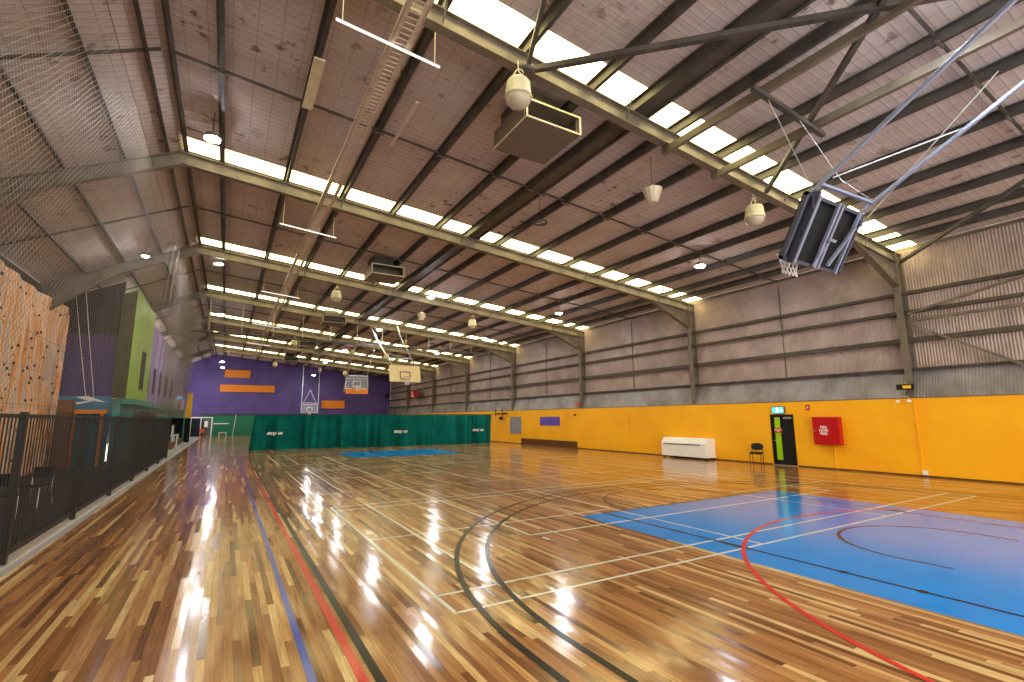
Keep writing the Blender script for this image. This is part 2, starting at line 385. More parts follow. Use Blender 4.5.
# end wall
def roofline(x): return zb(x)+SH
e = MB().prism([(-8.3, 0), (19.4, 0), (19.4, roofline(19.4)), (XR, roofline(XR)), (-8.3, roofline(-8.3))], 'y', YEND, YEND+.2)
struct('wall_end', e, 'endwall', 'purple sheeted gable wall at the far end')
struct('wall_end_lower', MB().box(-2.5, 19.0, YEND-.06, YEND-.001, 0, 2.42), 'endgreen', 'green lower band of the far end wall')
struct('trim_4', MB().box(-2.5, 19.0, YEND-.12, YEND-.061, 2.40, 2.5), 'darkmetal', 'dark rail between the purple and green parts of the end wall')
struct('trim_5', MB().box(4.2, 4.35, YEND-.15, YEND-.001, 2.52, 9.0), 'endwall', 'vertical pilaster on the purple end wall')
struct('wall_left', MB().box(-8.5, -8.3, -7, YEND, 0, 6.2).box(-6.5, -6.35, -7, 27, 0, 6.95), 'darkmetal', 'dark outer wall on the left side')
# mural wall and boxes on the left
mw = MB().prism([(-6.35, 0), (-4.36, 0), (-4.36, zb(-4.36)+.5), (-6.35, zb(-6.35)+.5)], 'y', 27.0, 27.2)
struct('wall_mural', mw, 'mural', 'purple wall with a blue band and black top behind the climbing wall')
struct('wall_green', MB().prism([(-4.35, 2.85), (-3.85, 2.85), (-3.85, 7.75), (-4.35, 7.5)], 'y', 26.9, 33.2), 'lime', 'lime green projecting wall high on the left')
struct('wall_lilac', MB().prism([(-4.3, 2.85), (-4.0, 2.85), (-4.0, 7.35), (-4.3, 7.2)], 'y', 33.21, 60), 'lilac', 'lilac wall with slot windows on the left')
struct('wall_teal', MB().box(-4.3, -4.05, 27.21, 60, 0, 2.84), 'teal', 'teal wall below the lilac wall')
wi = 20
for (ya, yb, z0, z1, xx) in ((30.0, 31.3, 3.42, 5.3, -3.85), (33.7, 34.6, 3.42, 4.95, -4.0), (36.3, 37.3, 3.45, 5.0, -4.0), (39.4, 40.5, 3.5, 5.0, -4.0), (42.8, 44.2, 3.55, 5.0, -4.0), (47.0, 48.6, 3.6, 5.0, -4.0)):
    f = struct('window_%d' % wi, MB().box(xx-.02, xx+.015, ya, yb, z0, z1), 'dslit', 'dark narrow slot window'); wi += 1
    MB().box(xx+.0151, xx+.03, ya, yb, z0-.05, z0).box(xx+.0151, xx+.03, ya, yb, z1, z1+.05).build('window_frame', 'lilac', f, origin=None)
struct('trim_6', MB().box(-4.04, -3.55, 27.21, 49.9, 2.62, 2.84), 'teal', 'teal bulkhead under the lilac wall')
tag(MB().prism([(-4.34, 2.86), (-3.86, 2.86), (-3.86, 7.70), (-4.34, 7.46)], 'y', 26.86, 26.899).build('trim_7', 'olive'), 'thin dark olive board over the near end of the lime wall', 'building', kind='structure')  # thin board in a darker olive tone, covering the lime wall's near end
# white swoosh on the mural
tag(MB().prism([(-5.75, 2.62), (-5.1, 2.72), (-5.55, 2.88), (-5.15, 2.93), (-4.5, 2.66), (-4.95, 2.72), (-5.4, 2.58)], 'y', 26.97, 26.999).build('painted_star', 'white'), 'white pointed shape painted on the blue band behind the fence', 'painting')
tag(MB().box(-5.6, -4.4, 26.5, 26.9, 2.18, 2.34).box(-5.5, -5.4, 26.6, 26.8, 0, 2.18).box(-4.6, -4.5, 26.6, 26.8, 0, 2.18).build('display_shelf', 'orange'), 'long orange ledge below the blue mural band', 'shelf')

# ------------------------------------------------------------------ portal frames
for i, F in enumerate(FR):
    ords = 'behind the camera' if i == 0 else '%s from the camera' % ORD[i-1]
    t = thing('portal_frame', 'grey green steel roof frame and wall column, %s' % ords, 'steel frame', (XW, F, 2.46), 'steel portal frames')
    O = Vector((XW, F, 2.46))
    def bd(m, n, mt='steel'): 
        ob = m.build(n, mt, t); ob.location = -O; return ob
    # column: flanges facing the hall
    c = MB().box(XW, XW+.02, F-.1, F+.1, 2.46, 7.35).box(XW+.02, XW+.36, F-.008, F+.008, 2.46, 7.35).box(XW+.36, XW+.38, F-.1, F+.1, 2.46, 7.35)
    bd(c, 'column')
    a = Vector((XR, F, zb(XR)+.18)); b = Vector((XW+.38, F, zb(XW+.38)+.18))
    bd(MB().ibeam(a, b, .2, .36), 'rafter')
    a = Vector((XR, F, ZR+.18)); b = Vector((-6.3, F, zb(-6.3)+.18))
    bd(MB().ibeam(a, b, .2, .36), 'rafter')
    # haunch at the right knee
    x0 = 16.5
    h = MB().prism([(XW-.001, 6.15), (XW-.001, zb(XW)-.001), (x0, zb(x0)-.001)], 'y', F-.008, F+.008)
    h.beam((XW-.02, F, 6.14), (x0, F, zb(x0)-.015), .2, .02)
    bd(h, 'haunch')
    h = MB().prism([(-6.3, 5.75), (-6.3, zb(-6.3)-.001), (-4.2, zb(-4.2)-.001)], 'y', F-.008, F+.008)
    h.beam((-6.28, F, 5.76), (-4.2, F, zb(-4.2)-.015), .2, .02)
    bd(h, 'haunch')
    bd(MB().box(XW-.02, XW-.001, F-.12, F+.12, 6.0, 7.05), 'end_plate')
    bd(MB().box(XR-.12, XR+.12, F-.012, F+.012, ZR-.04, ZR+.3), 'ridge_plate')

# purlins
def oz(x): return 7.5+(XW-x)*.097
PX = [round(x*(zb(x)+.36-1.9)/(oz(x)-1.9), 3) for x in [-1.56, -.66, 1.08, 2.8, 4.5, 6.2, 7.34, 7.74, 8.66, 10.33, 12.0, 13.67, 15.1, 16.5, 17.9, 18.85]]
for i, x in enumerate(PX):
    z = zb(x)+.362; m = MB(); hh = .2
    m.beam((x, -7, z+hh/2), (x, YEND-.01, z+hh/2), .014, hh)
    m.box(x-.0, x+.075, -7, YEND-.01, z, z+.014); m.box(x-.075, x, -7, YEND-.01, z+hh-.016, z+hh-.002)
    lab = 'dark steel roof purlin on the right slope, %s counting from the ridge' % (['first']+ORD[1:])[i]
    tag(m.build('roof_purlin', 'purlin'), lab, 'purlin', 'roof purlins of the right slope')
tag(MB().box(PX[6]+.01, PX[7]-.01, -7, YEND-.01, zb(PX[7])+.40, zb(PX[7])+.41).tube([(PX[6]+.19, -7, zb(PX[6])+.385), (PX[6]+.19, YEND-.01, zb(PX[6])+.385)], .025, 8).build('service_conduit', 'girt'), 'grey conduit and cover strip between the doubled roof purlins', 'conduit')
for i, x in enumerate([-1.95, -2.85, -4.02, -5.2]):
    z = zb(x)+.40; m = MB(); hh = .17
    m.beam((x, -7, z+hh/2), (x, YEND-.01, z+hh/2), .014, hh); m.box(x, x+.07, -7, YEND-.01, z, z+.014)
    lab = 'steel roof purlin on the steep left slope, %s counting from the ridge' % (['first']+ORD[1:])[i]
    tag(m.build('roof_purlin', 'purlin'), lab, 'purlin', 'roof purlins of the left slope')
# bridging rows at mid-bay
for i in range(8):
    Y = (FR[i]+4.15 if i < 7 else 62.0)
    m = MB(); m.beam((XR+.1, Y, zb(XR+.1)+.43), (XW+.2, Y, zb(XW+.2)+.43), .05, .05)
    o = m.build('roof_bridging', 'purlin')
    m = MB().beam((XR-.1, Y, zb(XR-.1)+.45), (-6.2, Y, zb(-6.2)+.45), .05, .05).build('cross_member', 'purlin', o)
    for x in PX[1:]: MB().beam((x-.12, Y-.01, zb(x)+.35), (x+.14, Y-.01, zb(x)+.33), .04, .03).build('cleat', 'steel', o)
    tag(o, 'thin steel bridging row across the roof between frames, %s from the camera' % ORD[i], 'bridging', 'roof bridging rows')
    # wall sag rods
    if 0 < i:
        tag(MB().box(19.30, 19.33, Y-.015, Y+.015, 3.45, 7.2).build('wall_sag_rod', 'girt'), 'thin upright rod between wall rails, %s along the right wall' % ORD[i-1], 'rod', 'wall sag rods')
# fly braces under purlins
k = 0
for i, F in enumerate(FR[1:5]):
    for x in (2.7, 6.9, 12.6, 16.9):
        m = MB().tube([(x, F-.42, zb(x)+.42), (x, F-.3, zb(x)+.40), (x, F-.12, zb(x)+.04)], .018, 6)
        tag(m.build('fly_brace', 'purlin'), 'short bent stay beside the %s roof frame, %s from the ridge' % (ORD[i], ORD[[2.7, 6.9, 12.6, 16.9].index(x)] if x != 2.7 else 'first'), 'brace', 'fly braces')
# bracing and goal support beams in the nearest bay
def zz(x, o=-.04): return zb(x)+o
def brace(a, b, lab, w=.09, h=.09, mat='purlin'):
    tag(MB().beam(a, b, w, h).build('roof_brace', mat), lab, 'brace')
brace((4.42, 6.85, zz(4.42)), (11.65, -1.4, zz(11.65)), 'long diagonal roof brace rising to the right from the nearest frame', .1, .1)
brace((11.65, 6.8, zz(11.65)), (4.42, -1.4, zz(4.42)), 'diagonal roof brace passing above the folded goal towards the bright lamp', .09, .09)
brace((19.0, 6.8, zz(19.0)), (11.65, -1.4, zz(11.65)), 'diagonal roof brace rising from the nearest wall column', .09, .09)
brace((4.4, 6.9, zz(4.4)), (1.1, -1.4, zz(1.1)), 'steel brace at the top edge beside the drum lamp', .08, .08)
tag(MB().lathe([(.16, -.1), (.18, -.05), (.16, .02)], (4.34, 6.84, zz(4.47)), 10).build('brace_node', 'purlin'), 'dark bolted joint where braces meet above the drum lamp', 'joint')
for x in (8.24, 9.95):
    b = MB().beam((x, 7.12, zb(x)-.085), (x, -1.4, zb(x)-.085), .1, .16)
    tag(b.build('goal_support_beam', 'steel'), 'steel beam below the purlins carrying the near goal, %s one' % ('left' if x < 9 else 'right'), 'beam', 'goal support beams')
tag(MB().beam((7.85, 4.65, zb(8.0)-.21), (10.2, 4.65, zb(10.2)-.21), .09, .09).build('goal_cross_beam', 'purlin'), 'short cross beam hung under the two goal support beams', 'beam')
# wall bracing right of the nearest column
for (a, b, l, th) in (((19.1, 6.85, 4.97), (19.1, -1.4, 4.97), 'horizontal grey tube from the nearest wall column', .09), ((19.1, 6.85, 4.87), (19.1, 3.2, 2.56), 'grey wall brace falling to the right from the nearest column', .07), ((19.12, 6.85, 5.2), (19.12, -1.4, 6.9), 'grey wall brace climbing to the right from the nearest column', .07)):
    tag(MB().beam(a, b, th, th).build('wall_brace', 'steel'), l, 'brace')
# eave gutter beam
tag(MB().box(19.22, 19.26, -7, YEND-.01, 7.37, 7.47).build('eave_strut', 'steel'), 'long steel strut under the eave of the right wall', 'beam')

# ------------------------------------------------------------------ floor markings
def strip(pts, w, z, mb=None, t=.0006, closed=False):
    mb = mb or MB(); n = len(pts); L = []; R_ = []
    for i, p in enumerate(pts):
        a = Vector(pts[i-1] if (i or closed) else pts[i]); b = Vector(pts[(i+1) % n] if (i < n-1 or closed) else pts[i]); d = (b-a).normalized(); q = Vector((-d.y, d.x)); p = Vector(p)
        L.append(p+q*w/2); R_.append(p-q*w/2)
    vs = [(v.x, v.y, z) for v in L]+[(v.x, v.y, z) for v in R_]; m = n if closed else n-1
    return mb.add(vs, [(i, n+i, n+(i+1) % n, (i+1) % n) for i in range(m)])
def arc(cx, cy_, r, a0, a1, n=64): return [(cx+r*math.cos(math.radians(a0+(a1-a0)*i/n)), cy_+r*math.sin(math.radians(a0+(a1-a0)*i/n))) for i in range(n+1)]
k = MB().add([(6.12, -4, .001), (12.42, -4, .001), (12.42, 7.82, .001), (6.12, 7.82, .001)], [(0,1,2,3)])
tag(k.build('court_key', 'blue'), 'large bright blue painted key area on the timber floor, near right', 'floor marking')
k = MB().add([(5.6, 24.9, .001), (11.45, 24.9, .001), (11.45, 29.5, .001), (5.6, 29.5, .001)], [(0,1,2,3)])
tag(k.build('court_key', 'blue'), 'small far blue painted key area in front of the green curtain', 'floor marking')
def lineset(name, label, mat, segs, w, z):
    t = thing(name, label, 'floor marking', (0, 0, 0))
    for s in segs: strip(s, w, z).build('line', mat, t)
    return t
lineset('badminton_court', 'white badminton court lines in the foreground crossing the blue key', 'lwhite',
  [[(2.1, 4.71), (15.5, 4.71)], [(2.1, 5.24), (15.5, 5.24)], [(2.1, 4.68), (2.1, 11.43)], [(2.86, 4.71), (2.86, 11.4)], [(2.1, 8.07), (7.12, 8.07)], [(11.12, 8.1), (15.5, 8.1)], [(2.1, 10.93), (15.5, 10.93)], [(2.1, 11.4), (15.5, 11.4)], [(7.12, 4.71), (7.12, 11.4)], [(11.12, 4.71), (11.12, 11.4)], [(15.5, 4.68), (15.5, 11.43)], [(14.75, 4.71), (14.75, 11.4)]], .045, .0022)
for y0, y1, lab in ((13.5, 20.0, 'white badminton court lines on the middle of the floor'), (22.5, 29.2, 'white badminton court lines nearest the green curtain')):
    h = (y1-y0); lineset('badminton_court', lab, 'lwhite',
      [[(2.05, y0-.02), (2.05, y1+.02)], [(2.8, y0), (2.8, y1)], [(2.05, y0), (15.4, y0)], [(2.05, y1), (15.4, y1)], [(2.05, y1-.5), (15.4, y1-.5)], [(6.95, y0), (6.95, y1)], [(10.9, y0), (10.9, y1)], [(15.4, y0), (15.4, y1)], [(14.7, y0), (14.7, y1)], [(2.05, y0+h/2), (6.95, y0+h/2)]], .04, .0022)
lineset('volleyball_court', 'cream court outline with a long line running to the curtain', 'lwhite', [[(4.45, 7.0), (4.45, 27.0)], [(4.42, 7.02), (13.6, 7.02)], [(13.6, 7.0), (13.6, 27)], [(4.45, 27), (13.6, 27)], [(4.54, 6.62), (4.54, 6.80)]], .05, .0026)
tp = thing('basketball_arcs', 'black basketball three point arc and lane lines', 'floor marking')
def L3(r, xw): return [(9.25-r, -3)]+[(9.25-r, y) for y in (0, 2, 3)]+arc(9.25, 3.6, r, 180, 0, 90)+[(9.25+r, y) for y in (3, 2, 0)]+[(9.25+r, -3)]
strip(L3(6.98, 0), .07, .0030).build('line', 'lblack', tp); strip(L3(6.55, 0), .07, .0032).build('line', 'lblack', tp)
strip([(6.7, -3), (6.7, 7.8), ], .05, .0031).build('line', 'lblack', tp)
strip([(11.8, -3), (11.8, 7.8)], .05, .0031).build('line', 'lmaroon', tp)
strip(arc(9.25, 7.85, 1.9, 0, 180, 48), .05, .0031).build('line', 'lblack', tp)
strip([(6.66, 7.8), (11.85, 7.8)], .05, .0033).build('line', 'lblack', tp)
for x, s in ((6.7, 1), (11.8, -1)):
    for y, hh in ((3.4, .08), (4.9, .45), (6.0, .08), (2.6, .08)):
        MB().add([(x-.05, y-hh/2, .0036), (x+.05, y-hh/2, .0036), (x+.05, y+hh/2, .0036), (x-.05, y+hh/2, .0036)], [(0,1,2,3)]).build('lane_block', 'lblack', tp)
strip([(8.0, 2.75), (7.98, 3.25)]+arc(9.3, 3.25, 1.32, 178, 2, 48)+[(10.62, 3.25), (10.6, 2.8)], .05, .0034).build('line', 'lbrown', tp)
tag(strip(arc(9.5, .42, 5.15, -10, 190, 96), .06, .0040).build('shooting_circle', 'lred'), 'red netball shooting circle line curving over the blue key', 'floor marking')
tag(strip([(.69, -3), (.69, 28)], .06, .0024).build('court_line', 'lblue'), 'long straight blue line along the left of the floor', 'floor marking')
tag(strip([(1.02, -3), (1.0, 24)], .07, .0024).build('court_line', 'lred'), 'long straight red line beside the blue line', 'floor marking')
tag(strip([(1.125, -3), (1.125, 29.5)], .07, .0020).build('court_line', 'lblack'), 'long straight black line touching the red line', 'floor marking')
tag(strip([(-2.0, 30.6), (14, 30.6)], .05, .0024).build('court_line', 'lwhite'), 'thin pale line across the floor just before the curtain end', 'floor marking')

# ------------------------------------------------------------------ door_1 (yellow wall) and its fittings
d = thing('door_1', 'black exit door with lime glass strip in the yellow wall', None, (XW, 11.33, 0)); d['kind'] = 'structure'
def dd(m, n, mt, **kw):
    ob = m.build(n, mt, d, **kw); ob.location = ob.location-Vector((XW, 11.33, 0)); return ob
dd(MB().box(XW-.01, XW+.1, DY0+.001, DY0+.05, 0, DZ-.001).box(XW-.01, XW+.1, DY1-.05, DY1-.001, 0, DZ-.001).box(XW-.01, XW+.1, DY0+.05, DY1-.05, DZ-.05, DZ-.001), 'door_frame', 'darkmetal')
dd(MB().box(XW+.03, XW+.08, DY0+.052, DY1-.052, .02, DZ-.055), 'door_leaf', 'black')
dd(MB().box(XW+.015, XW+.029, 11.42, 11.64, .2, 1.86), 'glass_strip', 'bandgreen')
sg = dd(MB().box(XW+.0, XW+.014, 11.36, 11.66, 1.25, 1.43), 'door_sign', 'signred')
text('sign_lettering', 'EMERGENCY\nEXIT', .055, 'white', sg, (XW-.003, 11.51, 1.34), (PI/2, 0, -PI/2))
dd(MB().tube([(XW+.03, 11.70, .95), (XW-.03, 11.70, .95), (XW-.03, 11.60, .95)], .012, 8), 'door_handle', 'galv')
dd(MB().box(XW-.02, XW+.029, 10.95, 11.25, 1.80, 1.87), 'door_closer', 'galv')
dd(MB().box(XW-.04, XW+.0, DY0, DY1, .0, .02), 'door_sill', 'galv')
ex = thing('exit_sign', 'glowing blue green exit sign above the black door', 'sign', (XW-.05, 11.4, 2.03))
def rel(parent, m, n, mt, **kw):
    ob = m.build(n, mt, parent, **kw); ob.location = ob.location-parent.location; return ob
rel(ex, MB().box(XW-.09, XW-.001, 11.15, 11.65, 2.01, 2.28), 'sign_case', 'unitcase')
f = rel(ex, MB().box(XW-.10, XW-.091, 11.17, 11.63, 2.03, 2.25), 'sign_face', 'exitglow')
mk = MB().box(XW-.104, XW-.1001, 11.36, 11.44, 2.08, 2.18).lathe([(.028, 0), (.028, .004)], (0, 0, 0), 12)
mk = MB(); mk.prism([(11.44, 2.05), (11.47, 2.05), (11.42, 2.14), (11.45, 2.17), (11.49, 2.15), (11.50, 2.17), (11.44, 2.2), (11.37, 2.19), (11.33, 2.13), (11.35, 2.12), (11.38, 2.16), (11.39, 2.12), (11.35, 2.05), (11.38, 2.05), (11.41, 2.1)], 'x', XW-.104, XW-.1001)
mk.prism([(11.40+.022*math.cos(a*PI/5), 2.222+.022*math.sin(a*PI/5)) for a in range(10)], 'x', XW-.104, XW-.1001)
mk.prism([(11.30, 2.12), (11.30, 2.15), (11.24, 2.15), (11.24, 2.18), (11.19, 2.135), (11.24, 2.09), (11.24, 2.12)], 'x', XW-.104, XW-.1001)
rel(ex, mk, 'running_figure', 'exitwhite')
rs = thing('fire_sign', 'small red sign with a white mark above and right of the door', 'sign', (XW-.03, 10.27, 2.13))
rel(rs, MB().box(XW-.02, XW-.001, 10.2, 10.35, 2.12, 2.32), 'plate', 'signred'); rel(rs, MB().prism([(10.24, 2.18), (10.31, 2.18), (10.30, 2.25), (10.275, 2.29), (10.25, 2.25)], 'x', XW-.024, XW-.0201), 'flame_mark', 'white')
# hose cabinet
hc = thing('hose_cabinet', 'red wall mounted fire cabinet with white lettering on the yellow wall', 'fire cabinet', (XW-.16, 9.6, .87))
rel(hc, MB().box(XW-.22, XW-.001, 9.14, 10.05, .87, 1.87), 'cabinet_body', 'red', bevel=.01)
rel(hc, MB().box(XW-.25, XW-.221, 9.15, 10.04, .88, 1.86), 'cabinet_door', 'red', bevel=.008)
rel(hc, MB().box(XW-.27, XW-.251, 10.0-.02, 10.0, 1.33, 1.4), 'latch', 'galv')
tx = text('cabinet_lettering', 'FIRE\nHOSE\nREEL', .125, 'white', hc, (0, 0, 0), (PI/2, 0, -PI/2)); tx.location = Vector((XW-.253, 9.66, 1.38))-hc.location
rel(hc, MB().tube([(XW-.1, 9.45, .869), (XW-.05, 9.45, .6), (XW-.04, 9.45, .03)], .02, 8), 'supply_pipe', 'yellow')
# heater
ht = thing('wall_heater', 'white floor standing heater cabinet against the yellow wall', 'heater', (18.66, 15.65, 0))
prof = [(18.98, .09), (18.34, .09), (18.34, .72), (18.52, .93), (18.98, .93)]
b = MB(); b.add([(x, 14.45, z) for x, z in prof]+[(x, 17.0, z) for x, z in prof], [(0,1,2,3,4), (9,8,7,6,5)]+[(i, 5+i, 5+(i+1) % 5, (i+1) % 5) for i in range(5)])
rel(ht, b, 'casing', 'white', bevel=.012)
rel(ht, MB().box(18.328, 18.339, 14.75, 16.85, .62, .66), 'outlet_slot', 'unitdark')
rel(ht, MB().box(18.45, 18.95, 14.5, 16.6, .03, .088), 'intake_grille', 'darkmetal')
for yy in (14.55, 16.2, 16.9): rel(ht, MB().box(18.4, 18.46, yy-.03, yy+.03, 0, .0895), 'foot', 'black')
# chair
def visitor_chair(loc, rz, label):
    t = thing('visitor_chair', label, 'chair', loc, None, rz)
    def sh(w, d, z0, z1, cx=0, cyy=0, n=20, p=3.0):
        m = MB(); poly = []
        for i in range(n*2):
            a = PI*i/n; ca, sa = math.cos(a), math.sin(a)
            poly.append((cx+w/2*math.copysign(abs(ca)**(2/p), ca), cyy+d/2*math.copysign(abs(sa)**(2/p), sa)))
        return m.prism(poly, 'z', z0, z1)
    sh(.46, .44, .43, .49).build('seat', 'chairfab', t, smooth=False, bevel=.015)
    m = MB(); poly = []
    for i in range(32):
        a = PI*i/16; ca, sa = math.cos(a), math.sin(a); poly.append((.23*math.copysign(abs(ca)**.8, ca), .69+.14*math.copysign(abs(sa)**.8, sa)))
    m.prism(poly, 'y', .20, .25).build('backrest', 'chairfab', t, bevel=.012)
    for s in (-1, 1):
        MB().tube([(s*.2, -.2, .0), (s*.2, -.19, .42)], .012, 8).build('leg', 'darkmetal', t)
        MB().tube([(s*.2, .26, .0), (s*.2, .2, .42), (s*.19, .235, .62)], .012, 8).build('leg', 'darkmetal', t)
    MB().tube([(-.2, -.19, .415), (.2, -.19, .415), (.2, .2, .415), (-.2, .2, .415), (-.2, -.19, .415)], .011, 8).build('seat_frame', 'darkmetal', t)
    return t
visitor_chair((18.5, 12.2, 0), -PI/2+.35, 'black oval backed visitor chair beside the exit door')
# coloured panels on the yellow wall
tag(MB().box(XW-.03, XW-.001, 31.1, 32.75, .73, 1.97).build('wall_panel', 'grey'), 'square grey panel on the yellow wall near the curtain', 'panel')
tag(MB().box(XW-.03, XW-.001, 26.25, 28.56, 1.37, 1.96).build('wall_panel', 'violet'), 'rectangular violet panel on the yellow wall', 'panel')
tag(MB().box(XW-.10, XW-.015, 24.4, 31.0, .0, .42).build('stacked_bench', 'brown', bevel=.01), 'long low brown board standing against the yellow wall', 'board')
tag(MB().box(XW-.045, XW-.016, 6.82, 6.96, .06, .2).build('power_outlet', 'white', bevel=.004), 'small white power outlet low on the yellow wall', 'outlet')
tag(MB().box(XW-.03, XW-.001, 6.93, 6.96, .2, 2.4).build('cable_duct', 'yellow'), 'yellow painted cable duct rising from the power outlet', 'duct')
tag(MB().box(XW-.02, XW-.001, 19.8, 19.82, .06, 2.4).build('wall_joint_strip', 'yellow'), 'narrow joint strip on the yellow wall', 'strip')
em = thing('emergency_light', 'yellow and dark twin spot emergency light at the nearest column foot', 'light fitting', (18.9, 7.05, 2.5))
rel(em, MB().box(18.80, 18.985, 6.88, 7.3, 2.72, 2.9), 'battery_box', 'darkmetal', bevel=.01); rel(em, MB().box(18.785, 18.799, 6.9, 7.12, 2.76, 2.86), 'label_plate', 'padyellow')
for yy in (7.03, 7.33):
    rel(em, MB().tube([(18.86, yy, 2.50), (18.86, yy, 2.40)], .01, 6), 'stem', 'galv'); rel(em, MB().lathe([(.02, .07), (.055, .04), (.06, 0)], (18.86, yy, 2.33), 14), 'spot_head', 'white')
rel(em, MB().tube([(18.88, 7.03, 2.5), (18.86, 7.2, 2.5), (18.86, 7.33, 2.5)], .012, 6), 'bracket', 'galv')
tag(MB().lathe([(.03, 0), (.12, .03), (.12, .16), (.05, .2)], (18.88, 24.15, 2.62), 14).build('alarm_beacon', 'rimred'), 'small orange beacon at the foot of the third column', 'beacon')
tag(MB().box(18.9, 18.999, 24.5, 24.62, 2.0, 2.12).build('junction_box', 'brown', bevel=.01), 'small brown box near the top of the yellow wall', 'box')
wb = thing('curtain_winch', 'dark winch bracket on the yellow wall at the curtain end', 'winch', (18.85, 33.5, 1.9))
rel(wb, MB().box(18.6, 18.999, 33.3, 33.36, 2.2, 2.3).box(18.6, 18.66, 33.3, 33.36, 1.75, 2.6), 'arm', 'darkmetal'); rel(wb, MB().lathe([(.1, 0), (.14, .05), (.14, .2), (.1, .25)], (18.8, 33.9, 1.75), 14), 'drum', 'darkmetal')
rel(wb, MB().box(18.5, 18.999, 34.2, 34.26, 2.2, 2.28).box(18.5, 18.56, 34.2, 34.26, 2.0, 2.6), 'arm', 'darkmetal')

# ------------------------------------------------------------------ curtain
CP = [(1.55, 34.5), (4.2, 34.35), (7.5, 33.6), (10.4, 32.9), (13.5, 33.2), (17.45, 32.95)]
def cpt(s):
    for (a, b) in zip(CP, CP[1:]):
        L = math.dist(a, b)
        if s <= L or b is CP[-1]: t_ = min(s/L, 1); return Vector((a[0]+(b[0]-a[0])*t_, a[1]+(b[1]-a[1])*t_, 0)), Vector((b[0]-a[0], b[1]-a[1], 0)).normalized()
        s -= L
TL = sum(math.dist(a, b) for a, b in zip(CP, CP[1:]))
cm = MB(); NX, NZ = 420, 10; vs = []; fs = []
for i in range(NX+1):
    s = TL*i/NX; p, d_ = cpt(s); nrm = Vector((d_.y, -d_.x, 0))
    for j in range(NZ+1):
        z = .006+2.14*j/NZ; u = 1-j/NZ
        w1 = math.sin(s*4.1+1.3*math.sin(s*.9))*.2 + math.sin(s*9.7+2*math.sin(s*1.7))*.085 + math.sin(s*2.0+.6*u)*.06
        q = p + nrm*(w1*(.55+.9*u)) + d_*(.06*u*math.sin(s*3.1)); 
        if i < 12: q -= Vector((.22*u*(1-i/12), 0, 0))
        z += .004*max(0, math.sin(s*2.3))*(u**2)
        vs.append((q.x, q.y, z))
for i in range(NX):
    for j in range(NZ): a = i*(NZ+1)+j; fs.append((a, a+NZ+1, a+NZ+2, a+1))
cm.add(vs, fs); ct = thing('divider_curtain', 'green divider curtain drawn across the hall', 'curtain', (9.5, 33.5, 0))
cc = rel(ct, cm, 'curtain_cloth', 'cloth', smooth=True)
rel(ct, MB().tube([(p[0], p[1], 2.17) for p in CP]+[(19.0, 33.1, 2.2)], .02, 6), 'head_cable', 'darkmetal')
for s, sz in ((.95, .24), (8.7, .24), (14.6, .24)):
    p, d_ = cpt(s); a = math.atan2(d_.y, d_.x)
    tx = text('curtain_lettering', 'stop us', sz*1.25, 'white', ct, (0, 0, 0), (PI/2, 0, a), shear=.2); tx.location = Vector((p.x+.2, p.y-.42, 1.05))-ct.location
rl = thing('curtain_rail', 'high horizontal rail on drop rods above the curtain', 'rail', (8, 34, 7.1))
rel(rl, MB().beam((-2.2, 34, 7.12), (18.9, 34, 6.95), .07, .12), 'rail', 'purlin')
for i in range(12):
    x = -1.3+1.75*i; rel(rl, MB().tube([(x, 34, 7.1), (x, 34, zb(x)+.4)], .022, 6), 'drop_rod', 'unittrim')

# ------------------------------------------------------------------ fence
for i in range(8):
    y0 = 2.4+3.4*i; y1 = y0+3.4
    t = thing('fence_panel', 'dark brown upright bar fence panel, %s from the camera' % ORD[i], 'fence', (-2.4, y0, 0), 'fence panels beside the floor')
    rel(t, MB().box(-2.44, -2.36, y0-.04, y0+.04, .03, 2.02), 'post', 'fence', bevel=.004)
    if i == 7: rel(t, MB().box(-2.44, -2.36, y1-.04, y1+.04, .03, 2.02), 'post', 'fence', bevel=.004)
    rel(t, MB().box(-2.425, -2.375, y0+.04, y1-.04, 1.94, 1.99), 'top_rail', 'fence'); rel(t, MB().box(-2.425, -2.375, y0+.04, y1-.04, .14, .19), 'bottom_rail', 'fence')
    m = MB(); n = 25
    for j in range(n):
        y = y0+.04+(3.32)*(j+1)/(n+1); m.box(-2.407, -2.393, y-.008, y+.008, .19, 1.94)
    rel(t, m, 'bars', 'fence')
tag(MB().box(-3.15, -2.95, 24.0, 29.5, 1.95, 2.25).box(-3.1, -3.0, 24.1, 24.2, 0, 1.95).box(-3.1, -3.0, 29.3, 29.4, 0, 1.95).build('padded_rail', 'darkmetal', bevel=.01), 'dark boxed rail rising behind the far end of the fence', 'rail')

# ------------------------------------------------------------------ net
nm = MB(); vs = []; fs = []; NY, NZ = 620, 7
for i in range(NY+1):
    y = 2.5+34.5*i/NY
    for j in range(NZ+1):
        z = 2.06+6.3*j/NZ
        a = .012 if y < 18 else min(.30, .012+.016*(y-18))
        x = -2.46+.36*(j/NZ)+a*math.sin(y*5.1+.8*math.sin(y*.7)+.3*z)*(.6+.4*(j/NZ)) + .02*math.sin(y*1.1)*(1-j/NZ)
        vs.append((x, y, z))
for i in range(NY):
    for j in range(NZ): a = i*(NZ+1)+j; fs.append((a, a+NZ+1, a+NZ+2, a+1))
nm.add(vs, fs); nt = thing('safety_net', 'large fine safety net hanging between the hall and the climbing wall', 'net', (-2.5, 20, 2.06))
rel(nt, nm, 'netting', 'net', smooth=True)
rel(nt, MB().tube([(-2.10, 2.5, 8.38), (-2.10, 37.0, 8.38)], .007, 6), 'head_cable', 'girt')

